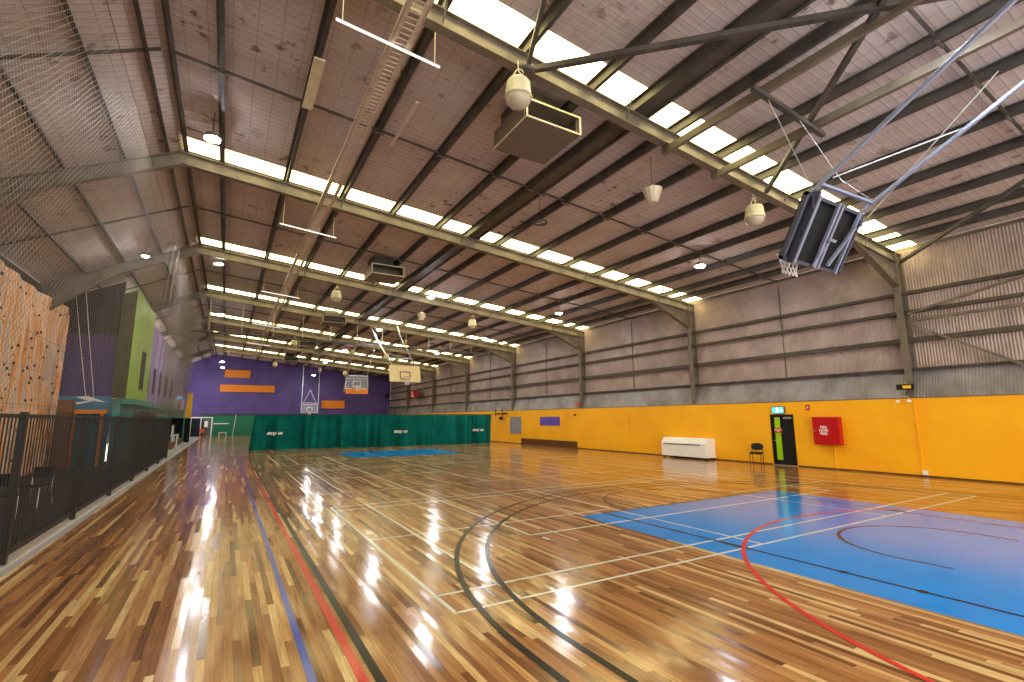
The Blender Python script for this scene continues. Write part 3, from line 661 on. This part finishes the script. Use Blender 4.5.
# ------------------------------------------------------------------ climbing wall
cw = thing('climbing_wall', 'orange and grey rock patterned climbing wall behind the net', 'climbing wall', (-6.0, 19, 0))
ya, yb_ = 9.0, 26.2; n = 90; nz_ = 16; vs = []; fs = []
def cx(y, z):
    tri = abs(((y/1.7) % 1)-.5)*2
    return -6.05+.12*tri+.05*math.sin(y*.8+z*.9)+.03*math.sin(z*2.1+y)
for i in range(n+1):
    for j in range(nz_+1):
        y = ya+(yb_-ya)*i/n; z = -.0+6.45*j/nz_; vs.append((cx(y, z), y, z))
for i in range(n):
    for j in range(nz_): a = i*(nz_+1)+j; fs.append((a, a+nz_+1, a+nz_+2, a+1))
m = MB().add(vs, fs); m.box(-6.3, -5.92, 26.2, 26.26, 0, 6.2); rel(cw, m, 'panel_face', 'climb')
HC = [('holdblack', '1b1b1d'), ('holdgreen', '2f6b3a'), ('holdred', 'a8352a'), ('holdyellow', 'd8a52a'), ('holdblue', '2c4a8a')]
HM = [plain(a, b, .5) for a, b in HC]
hn = ['black moulded climbing hold', 'green moulded climbing hold', 'red moulded climbing hold', 'yellow moulded climbing hold', 'blue moulded climbing hold']
for k in range(100):
    y = random.uniform(18.6, 26.0); z = random.uniform(.5, 6.2); ci = random.choice([0, 0, 0, 0, 1, 2, 3, 4]); r0 = random.uniform(.028, .06)
    m = MB().lathe([(r0*.9, 0), (r0, r0*.3), (r0*.7, r0*.8), (r0*.2, r0)], (0, 0, 0), 7)
    m.v = [(cx(y, z)+v[2]-.005, y+v[0]*1.2, z+v[1]) for v in m.v]
    o = rel(cw, m, 'climbing_hold', HM[ci]); o['label'] = hn[ci]
for k, (p, q) in enumerate((((-5.55, 26.4, 7.35), (-4.75, 26.0, 2.7)), ((-5.9, 26.6, 7.2), (-5.0, 26.0, 2.7)))):
    tag(MB().tube([p, tuple((Vector(p)+Vector(q))/2+Vector((0, 0, -.05))), q], .011, 6).build('climbing_rope', 'cord'), ['pale climbing rope hanging before the mural, the right one', 'pale climbing rope hanging before the mural, the left one'][k], 'rope')
tag(MB().box(-5.7, -5.3, 25.4, 25.9, 0, 2.72).build('belay_box', 'brown', bevel=.01), 'brown box standing at the end of the climbing wall', 'box')

# ------------------------------------------------------------------ ceiling fittings
# lit lamps
def highbay(x, y, z, label, r=.2):
    t = thing('high_bay_lamp', label, 'ceiling lamp', (x, y, z), 'lit high bay lamps')
    MB().lathe([(r*.5, .12), (r*.95, .10), (r*1.05, .03), (r*1.05, .0)], (0, 0, 0), 20).build('housing', 'unitcase', t, smooth=False)
    MB().lathe([(r, -.001), (r, -.02), (r*.6, -.045), (.01, -.05)], (0, 0, 0), 20).build('lens', 'lamp', t)
    top = zb(x)+.577 - z
    MB().tube([(0, 0, .12), (0, 0, top)], .012, 6).build('drop_cord', 'darkmetal', t)
    return t
LL = [(-.8, 13.2, 8.75, 'bright lit lamp near the ridge, nearest on the left row'), (-.8, 24.8, 8.85, 'lit lamp near the ridge, second on the left row'), (-.78, 36.8, 8.8, 'lit lamp near the ridge, third on the left row'),
      (-.75, 56, 7.6, 'lit lamp near the ridge before the purple wall, upper of two'), (-.75, 62, 7.6, 'lit lamp near the ridge before the purple wall, lower of two'),
      (8.4, 2.53, 8.08, 'very bright lit lamp at the top edge above the folded goal'), (8.5, 22.6, 7.96, 'lit lamp of the middle row against the second skylight strip'), (8.6, 32.6, 7.9, 'lit lamp of the middle row left of the cream backboard'), (8.65, 44.0, 7.9, 'lit lamp of the middle row above the clear backboard'), (8.65, 54.0, 7.85, 'lit lamp of the middle row, fourth from the camera'), (8.7, 62.0, 7.1, 'lit lamp of the middle row hanging before the purple wall'),
      (14.7, 11.3, 7.4, 'lit lamp of the right row, nearest, above the white heater'), (14.8, 20.3, 7.35, 'lit lamp of the right row, second from the camera'), (14.9, 29.2, 7.3, 'lit lamp of the right row, third from the camera'), (14.9, 37.9, 7.3, 'lit lamp of the right row, fourth from the camera'),
      (-3.1, 22.2, 8.05, 'lit lamp seen through the net near the lime wall')]
for a in LL: highbay(*a, r=.11 if a[0] < -2 else .17)
# unlit drum and cone lamps
def drum(x, y, z, label, r=.235):
    t = thing('drum_pendant_lamp', label, 'ceiling lamp', (x, y, z), 'unlit drum lamps')
    MB().lathe([(r*.55, .30), (r*.8, .30), (r*.92, .26), (r, .06), (r*1.02, .0)], (0, 0, 0), 48, ripple=-.035).build('ribbed_housing', 'unittrim', t)
    MB().lathe([(r*1.04, .02), (r*1.08, -.01), (r*1.02, -.03)], (0, 0, 0), 32).build('rim', 'unittrim', t)
    MB().lathe([(r*.98, -.03), (r*.95, -.10), (r*.75, -.17), (r*.4, -.21), (.01, -.22)], (0, 0, 0), 32).build('lens', 'lens', t, smooth=True)
    MB().tube([(-.15*r/.22, 0, .28), (-.03, 0, .52), (.03, 0, .52), (.15*r/.22, 0, .28)], .012, 6).build('yoke', 'unittrim', t)
    top = zb(x)-z
    m = MB(); m.tube([(0, 0, .52), (0, 0, max(.6, top))], .01, 6); m.tube([(.06+.05*math.cos(a*PI/6), 0, .52+.05*math.sin(a*PI/6)) for a in range(13)], .012, 6); m.build('hook', 'unittrim', t)
    return t
def cone(x, y, z, label):
    t = thing('cone_pendant_lamp', label, 'ceiling lamp', (x, y, z), 'unlit cone lamps')
    MB().lathe([(.10, -.24), (.13, -.22), (.25, .12), (.26, .13)], (0, 0, 0), 24, ripple=-.04).build('prismatic_shade', 'lens', t)
    MB().lathe([(.12, .13), (.12, .2), (.05, .24)], (0, 0, 0), 16).build('lamp_holder', 'unittrim', t)
    MB().tube([(0, 0, .24), (0, 0, zb(x)+.577-z)], .008, 6).build('drop_cord', 'darkmetal', t)
for k in range(4):
    F = 7+17*k; w = ['nearest', 'second', 'third', 'far'][k]
    drum(4.15, F-.2, 7.67, 'unlit ribbed drum lamp left of centre hung under a roof frame, %s' % w)
    drum(11.55, F+.1, 7.04, 'unlit ribbed drum lamp right of centre hung beside a roof frame, %s' % w)
    cone(8.95, F+1.15, 7.5, 'unlit pale cone lamp in the middle of the roof, %s' % w)
rg = thing('hanging_ring', 'dark ring hanging on a cord in the middle of the roof', 'ring', (7.75, 11.5, 7.72))
MB().tube([(.2*math.cos(a*PI/12), .2*math.sin(a*PI/12), 0) for a in range(25)], .03, 8).build('ring', 'purlin', rg); MB().tube([(0, 0, 1.0), (0, 0, .9), (0, 0, .0)], .008, 6).build('cord', 'darkmetal', rg); MB().beam((-.2, 0, 0), (.2, 0, 0), .02, .02).build('spoke', 'purlin', rg)
# duct units
for k, Y in enumerate((7.65, 20.0, 32.0, 43.9, 56.0)):
    t = thing('ceiling_air_unit', 'square air unit with a pale rimmed opening hanging from the roof, %s from the camera' % ORD[k], 'air unit', (4.87, Y, 7.95), 'ceiling air units')
    L, D, H_ = 1.38, 1.42, .42
    zt = .06
    m = MB().box(0, L, 0, D, zt, zt+.03).box(0, L, D-.02, D, zt+.03, zt+H_).box(0, .02, .1, D-.02, zt+.03, zt+H_).box(L-.02, L, .1, D-.02, zt+.03, zt+H_).box(0, L, 0, D, zt+H_, zt+H_+.02)
    m.build('casing', 'unitcase', t)
    g = MB()
    for q in range(3): g.box(.03, L-.03, .50, .52, zt+.08+.12*q, zt+.10+.12*q)
    g.build('grille', 'unitdark', t)
    MB().box(.03, L-.03, .55, .58, zt+.04, zt+H_-.01).build('filter', 'unitcase', t)
    MB().box(-.02, L+.02, -.02, .0, zt, zt+.035).box(-.02, L+.02, -.02, .0, zt+H_-.02, zt+H_+.02).box(-.02, .02, -.02, 0, zt+.035, zt+H_-.02).box(L-.02, L+.02, -.02, 0, zt+.035, zt+H_-.02).box(-.02, -.001, .0, D, zt, zt+.03).build('rim', 'unittrim', t)
    MB().box(.12, .98, .25, 1.3, zt+H_+.021, zb(5.5)+SH-7.96).build('duct', 'purlin', t)
# cable tray
tr = thing('cable_tray', 'long perforated cable tray running along the roof', 'cable tray', (2.12, 30, 8.28))
m = MB(); zt = 8.28
m.box(1.93, 1.96, -6, 57, zt, zt+.07); m.box(2.28, 2.31, -6, 57, zt, zt+.07); m.box(1.95, 2.03, -6, 57, zt, zt+.008); m.box(2.21, 2.29, -6, 57, zt, zt+.008)
y = -5.9
while y < 57: m.box(1.955, 2.285, y, y+.035, zt+.001, zt+.007); y += .125
rel(tr, m, 'perforated_body', 'tray')
for k, Y in enumerate((7.4, 17.0, 26.9, 36.6, 46.2)):
    t = thing('trapeze_batten', 'white batten hung crosswise below the cable tray, %s from the camera' % ORD[k], 'batten', (2, Y, 8.2), 'crosswise white battens')
    rel(t, MB().beam((1.06, Y, 8.32), (2.86, Y, 8.16), .036, .03), 'batten', 'tube')
    for x in (1.16, 2.76): rel(t, MB().tube([(x, Y, 8.33-.16*(x-1.06)/1.8), (x, Y, zb(x)+.37)], .009, 6), 'drop_rod', 'unittrim')
tag(MB().beam((3.0, 9.0, zb(3)-.02), (3.0, 10.9, zb(3)-.02), .08, .02).build('conduit_cover', 'tray'), 'narrow pale cover strip beside the cable tray', 'strip')
tag(MB().box(.98, 1.2, 9.4, 11.2, zb(1)+.30, zb(1)+.34).build('batten_light', 'unittrim'), 'narrow pale strip fixed under a purlin left of the tray', 'strip')

# ------------------------------------------------------------------ basketball goals
def rim_net(t, c, out, O, r=.225, net=True, mat='rimred'):
    c = Vector(c); out = Vector(out).normalized(); upv = Vector((1, 0, 0)).cross(out).normalized()
    if upv.z < 0: upv = -upv
    cen = c + out*(r+.12)
    side = Vector((1, 0, 0))
    m = MB().tube([cen+(side*math.cos(a*PI/16)+out*math.sin(a*PI/16))*r for a in range(33)], .012, 8, cap=False)
    m.beam(c-side*.0, c+out*.13, .14, .05); o = m.build('rim', mat, t); o.location = -O
    if net:
        m = MB(); rr = [r, r*.8, r*.66, r*.58, r*.6]
        dn = Vector((0, 0, -1))
        for lv in range(4):
            for a in range(12):
                a0 = 2*PI*(a+.5*(lv % 2))/12; 
                for s in (-.5, .5):
                    a1 = a0+2*PI*s/12
                    p = cen+(side*math.cos(a0)+out*math.sin(a0))*rr[lv]+dn*(.1*lv); q = cen+(side*math.cos(a1)+out*math.sin(a1))*rr[lv+1]+dn*(.1*(lv+1))
                    m.tube([p, q], .008, 4, cap=False)
        o = m.build('net', 'cord', t); o.location = -O
# near folded goal seen from behind
O = Vector((9.25, 4.4, 5.2))
g = thing('basketball_goal', 'large folded basketball goal seen from behind hanging from the roof, near right', 'basketball goal', O)
def gb(m, n, mt, **kw):
    o = m.build(n, mt, g, **kw); o.location = -O; return o
T = Vector((9.27, 4.13, 5.70)); Bm = Vector((9.27, 4.70, 4.66)); ud = (T-Bm).normalized(); Hh = (T-Bm).length; nd = Vector((1, 0, 0)).cross(ud).normalized()
if nd.y < 0: nd = -nd
def gp(x, u, n_): return Vector((9.25+x, 0, 0)) + Vector((0, Bm.y, Bm.z)) + ud*u + nd*n_
gb(MB().beam(gp(-.93, Hh/2, .06), gp(.93, Hh/2, .06), Hh-.04, .03, nd), 'backboard', 'black')
f = MB()
for x in (-.93, .93): f.beam(gp(x, 0, 0), gp(x, Hh, 0), .06, .08, nd)
f.beam(gp(-.96, .03, 0), gp(.96, .03, 0), .06, .08, nd); f.beam(gp(-.96, Hh-.03, 0), gp(.96, Hh-.03, 0), .06, .08, nd)
gb(f, 'board_frame', 'goalframe')
for x in (-.66, -.02, .10, .72): gb(MB().beam(gp(x, 0, -.07), gp(x, Hh, -.07), .055, .05, nd), 'rear_rail', 'goalsteel')
f = MB(); f.beam(gp(-.80, -.02, -.09), gp(-.80, Hh+.05, -.09), .04, .12, nd); gb(f, 'pivot_channel', 'goalframe')
f = MB(); f.beam(gp(.10, .55, -.09), gp(-.10, 0.02, -.09), .03, .03, nd); f.beam(gp(.72, .9, -.09), gp(.35, .1, -.09), .05, .05, nd); f.beam(gp(.0, .55, -.12), gp(.22, .55, -.12), .05, .05, nd); gb(f, 'height_adjuster', 'goalsteel')
Al0, Al1 = Vector((8.45, 4.08, 5.76)), Vector((8.45, .9, 7.53)); Ar0, Ar1 = Vector((10.05, 3.98, 5.76)), Vector((10.05, .9, 7.31))
for a, b in ((Al0, Al1), (Ar0, Ar1)):
    d2 = (b-a).normalized(); b2 = b + d2*(.55)
    gb(MB().beam(a-d2*.1, b2, .058, .058), 'arm', 'goalsteel', bevel=.006)
gb(MB().beam((8.45, 4.0, 5.82), (10.05, 3.9, 5.80), .05, .05), 'arm_cross_tube', 'goalsteel')
for x in (8.45, 10.05):
    gb(MB().beam((x, 4.1, 5.70), gp(x-9.25, Hh-.25, -.12), .09, .05), 'hinge_bracket', 'goalframe')
    gb(MB().beam((x, .62, zb(x)-.3), (x, .62, zb(x)+.1), .1, .1), 'roof_mount', 'purlin')
gb(MB().tube([(10.05, 3.9, 5.85), (9.9, 4.3, 6.4), (9.3, 4.65, zb(9.3)-.22)], .007, 5), 'lift_cable', 'galv')
gb(MB().tube([(8.6, 3.85, 5.9), (10.2, 2.4, 6.6)], .012, 5), 'lift_cable', 'galv')
gb(MB().tube([(8.4, 4.1, 5.75), (8.3, 4.65, zb(8.3)-.22)], .007, 5), 'lift_cable', 'galv')
gb(MB().tube([(10.1, 4.1, 5.5), (10.0, 2.0, 7.2)], .010, 5), 'lift_cable', 'galv')
rim_net(g, gp(-.12, .12, .09), nd, O, mat='goalframe')
# small goals further away
def goal(O, w, z0, z1, y0, y1, label, bmat, arms, framemat='white', pad=None, mark='black', extra=None):
    O = Vector(O); g = thing('basketball_goal', label, 'basketball goal', O)
    x = O.x
    def gb(m, n, mt, **kw):
        o = m.build(n, mt, g, **kw); o.location = o.location-O; return o
    a = Vector((x, y0, z0)); b = Vector((x, y1, z1)); u = (b-a).normalized(); n_ = Vector((1, 0, 0)).cross(u).normalized(); n_ = n_ if n_.y < 0 else -n_
    H = (b-a).length; P = lambda xx, uu, nn: Vector((x+xx, a.y, a.z))+u*uu+n_*nn
    gb(MB().beam(P(-w/2, H/2, 0), P(w/2, H/2, 0), H, .03, n_), 'backboard', bmat)
    f = MB()
    for s in (-1, 1): f.beam(P(s*w/2, 0, -.0), P(s*w/2, H, -.0), .05, .05, n_)
    f.beam(P(-w/2, 0, 0), P(w/2, 0, 0), .05, .05, n_); f.beam(P(-w/2, H, 0), P(w/2, H, 0), .05, .05, n_); gb(f, 'board_frame', framemat)
    f = MB(); q = .3
    for s in (-1, 1): f.beam(P(s*q, .14, .03), P(s*q, .6*H, .03), .045, .012, n_)
    f.beam(P(-q, .14, .03), P(q, .14, .03), .045, .012, n_); f.beam(P(-q, .6*H, .03), P(q, .6*H, .03), .045, .012, n_); gb(f, 'shooting_square', mark)
    if pad: gb(MB().beam(P(-w/2, -.22, 0), P(w/2, -.22, 0), .42, .06, n_), 'edge_pad', pad)
    rim_net(g, P(0, .12, .03), n_, O, mat='rimred' if not pad else 'white')
    for (p, q2) in arms: gb(MB().beam(p, q2, .07, .07), 'arm', 'galv')
    if extra:
        for (p, q2) in extra: gb(MB().beam(p, q2, .05, .05), 'brace_tube', 'galv')
    return g
goal((9.05, 28, 4.07), 1.84, 4.07, 5.02, 28.0, 28.25, 'cream basketball backboard raised on arms above the curtain', 'cream',
     [((8.3, 28.3, 5.05), (8.3, 31.8, 7.0)), ((8.3, 31.8, 7.0), (8.3, 33.6, 8.2)), ((9.75, 28.3, 5.05), (9.75, 31.2, 7.1)), ((9.75, 31.2, 7.1), (9.75, 32.3, 8.2))], framemat='cream', extra=[((8.3, 29.2, 5.55), (9.75, 29.2, 5.6)), ((8.3, 30.0, 6.0), (9.75, 29.2, 5.6))])
goal((9.15, 41, 4.35), 1.8, 4.35, 5.4, 41.0, 41.2, 'clear basketball backboard with an orange edge pad hanging beyond the curtain', 'clear',
     [((8.25, 41.6, 4.1), (8.3, 40.95, 5.4)), ((8.3, 40.95, 5.4), (8.3, 38.7, 7.0)), ((8.3, 38.7, 7.0), (8.3, 37.6, 8.2)), ((10.0, 41.2, 5.4), (10.0, 38.7, 7.9))], framemat='galv', pad='orange', mark='white', extra=[((8.3, 41.1, 5.45), (10.0, 41.1, 5.45)), ((8.3, 41.2, 5.2), (10.0, 41.2, 5.2))])
goal((8.8, 64.5, 2.65), 1.85, 2.70, 3.75, 64.5, 64.5, 'white framed basketball goal hanging before the purple end wall', 'clear',
     [((7.85, 64.42, 2.7), (7.85, 64.42, 6.3)), ((9.75, 64.42, 2.7), (9.75, 64.42, 6.3))], mark='white', extra=[((7.85, 64.6, 3.9), (9.75, 64.6, 3.9)), ((8.1, 64.6, 3.9), (8.8, 64.6, 5.5)), ((9.5, 64.6, 3.9), (8.8, 64.6, 5.5)), ((7.85, 64.42, 6.3), (7.85, 64.42, 8.62)), ((9.75, 64.42, 6.3), (9.75, 64.42, 8.44))])

# ------------------------------------------------------------------ far end
for (x0, x1, z0, z1, lab) in ((-.5, 2.15, 6.85, 7.75, 'upper short orange panel on the purple end wall'), (-.85, 4.9, 5.15, 5.98, 'long orange panel on the purple end wall'), (10.5, 13.3, 3.25, 4.25, 'lower right orange panel on the purple end wall')):
    tag(MB().box(x0, x1, YEND-.20, YEND-(.152 if x1 > 4.3 and x0 < 4.3 else .001), z0, z1).build('acoustic_panel', 'orange'), lab, 'panel')
d = thing('door_2', 'white framed glazed double door in the green end wall', None, (-2.3, YEND-.1, 0)); d['kind'] = 'structure'
def d2(m, n, mt):
    o = m.build(n, mt, d); o.location = -d.location; return o
Y = YEND-.065
d2(MB().box(-3.5, -3.38, Y-.1, Y, 0, 2.2).box(-1.42, -1.3, Y-.1, Y, 0, 2.2).box(-3.38, -1.42, Y-.1, Y, 2.08, 2.2).box(-2.48, -2.4, Y-.1, Y, 0, 2.08), 'door_frame', 'white')
d2(MB().box(-3.37, -2.49, Y-.06, Y, .02, 2.07), 'glass_leaf', 'glass'); d2(MB().box(-2.39, -1.43, Y-.06, Y, .02, 2.07), 'glass_leaf', 'glass')
tag(MB().box(-2.1, -1.75, Y-.085, Y-.061, 1.05, 1.75).build('door_poster', 'white'), 'white notice on the right leaf of the end wall door', 'notice')
struct('wall_end_left', MB().box(-4.3, -3.6, YEND-.4, YEND-.01, 0, 2.9), 'teal', 'teal wall end beside the far door')
tag(MB().box(-1.2, .35, YEND-.1, YEND-.061, 1.38, 1.5).build('handrail', 'white'), 'short white bar on the green wall beside the far door', 'rail')
tag(MB().tube([(.75, 62.5, 0), (.95, 62.5, 2.4)], .035, 8).build('net_post', 'cord'), 'slim pale post standing before the green end wall', 'post')
wt = thing('white_table', 'small white table before the green end wall', 'table', (-.2, 59.8, 0))
for x in (-.5, .12):
    for y in (59.6, 60.1): rel(wt, MB().box(x-.03, x+.03, y-.03, y+.03, 0, .52), 'leg', 'white')
rel(wt, MB().box(-.56, .18, 59.5, 60.2, .52, .58), 'tabletop', 'white'); rel(wt, MB().box(-.45, -.1, 59.52, 59.56, .2, .519), 'side_board', 'unitcase'); 
# kiosk by the walkway
kz = thing('kiosk', 'teal kiosk front with a dark opening on the left walkway', 'kiosk', (-3.5, 50, 0))
rel(kz, MB().box(-4.0, -3.1, 50.0, 55.0, 2.05, 2.75), 'fascia', 'teal'); rel(kz, MB().box(-3.98, -3.15, 50.6, 55.0, 0, 2.045), 'dark_recess', 'black'); rel(kz, MB().box(-3.12, -3.04, 50.2, 50.3, 0, 2.04), 'post', 'teal')
ps = thing('poster', 'white and red poster standing on the kiosk fascia', 'poster', (-3.5, 50.1, 2.76))
rel(ps, MB().box(-3.9, -3.2, 50.1, 50.15, 2.76, 3.6), 'sheet', 'white'); rel(ps, MB().prism([(-3.62, 2.8), (-3.45, 2.8), (-3.42, 3.2), (-3.5, 3.4), (-3.6, 3.2)], 'y', 50.09, 50.099), 'printed_figure', 'violet')
tag(MB().box(-3.75, -3.35, 50.0, 50.12, 3.62, 3.85).build('lit_screen', 'screen'), 'small glowing blue screen above the poster', 'screen')
tag(MB().prism([(-3.08, 2.05), (-2.60, 2.05), (-2.62, 4.18), (-2.95, 4.18)], 'y', 50.0, 50.25).build('yellow_banner', 'padyellow', bevel=.02), 'tall yellow column pad beside the kiosk', 'pad')
tag(MB().box(-3.0, -2.6, 50.3, 50.5, 0, 2.03).build('dark_column', 'black'), 'black column under the yellow pad', 'column')
def high_chair(loc, rz, label):
    t = thing('high_chair', label, 'chair', loc, 'white high chairs', rz)
    MB().box(-.2, .2, -.2, .2, .72, .76).build('seat', 'white', t, bevel=.01); MB().box(-.2, .2, .17, .2, .762, 1.5).build('backrest', 'white', t, bevel=.01)
    for x in (-.17, .17):
        for y in (-.17, .17): MB().box(x-.02, x+.02, y-.02, y+.02, 0, .719).build('leg', 'white', t)
high_chair((-3.35, 43.5, 0), 1.45, 'white high backed chair on the walkway, nearest the fence'); high_chair((-3.3, 45.5, 0), 1.5, 'white high backed chair on the walkway, second from the fence'); high_chair((-3.45, 53.5-5, 0), 1.5, 'white high backed chair on the walkway, beside the kiosk')
for k, (x, y) in enumerate(((-3.05, 39.5), (-3.15, 47.0))):
    t = thing('bench', 'brown timber bench on the left walkway, %s' % ['nearer one', 'farther one'][k], 'bench', (x, y, 0), 'walkway benches')
    MB().box(-.2, .2, -.9, .9, .40, .45).build('seat', 'wood', t, bevel=.005)
    for yy in (-.7, .7): MB().box(-.17, .17, yy-.04, yy+.04, 0, .399).build('leg', 'wood', t)
t = thing('dining_chair', 'reddish timber chair before the far glazed door', 'chair', (-2.2, 64.6, 0))
MB().box(-.22, .22, -.22, .22, .43, .47).build('seat', 'rimred', t); MB().box(-.22, .22, .19, .22, .5, .9).build('backrest', 'rimred', t)
for x in (-.19, .19):
    for y in (-.19, .19): MB().box(x-.02, x+.02, y-.02, y+.02, 0, .43).build('leg', 'rimred', t)
sc = thing('round_sign', 'round red sign with white marks high on the far right wall', 'sign', (18.6, 54.2, 4.7))
m = MB(); m.v = []; m.prism([(54.2+1.35*math.cos(a*PI/16), 4.7+.5*math.sin(a*PI/16)) for a in range(32)], 'x', 18.55, 18.65); rel(sc, m, 'disc', 'red')
rel(sc, MB().prism([(54.9, 4.45), (54.6, 4.45), (54.5, 5.0), (54.8, 5.0)], 'x', 18.52, 18.549).prism([(54.9, 4.42), (54.1, 4.35), (54.1, 4.5), (54.9, 4.6)], 'x', 18.50, 18.519), 'white_mark', 'white')
rel(sc, MB().box(18.66, 19.39, 54.1, 54.2, 4.6, 4.7), 'bracket', 'girt')
tag(MB().lathe([(.1, 0), (.35, .1), (.35, .5), (.1, .6)], (18.5, 64.8, 4.6), 12).build('wall_speaker', 'black'), 'black round speaker in the far right corner', 'speaker')
# gear behind the fence
def frame_chair(loc, rz, label):
    t = thing('stacking_chair', label, 'chair', loc, 'metal chairs behind the fence', rz)
    MB().box(-.2, .2, -.2, .2, .43, .46).build('seat', 'black', t, bevel=.01); MB().box(-.2, .2, .19, .215, .6, .85).build('backrest', 'black', t, bevel=.01)
    for s in (-1, 1):
        MB().tube([(s*.2, -.22, 0), (s*.2, -.2, .42), (s*.2, .2, .42), (s*.2, .22, .86)], .014, 6).build('side_frame', 'galv', t); MB().tube([(s*.2, .26, 0), (s*.2, .2, .42)], .014, 6).build('leg', 'galv', t)
frame_chair((-3.7, 13.6, 0), .5, 'black seat metal chair behind the fence, nearer one'); frame_chair((-3.6, 15.2, 0), -.3, 'black seat metal chair behind the fence, farther one')
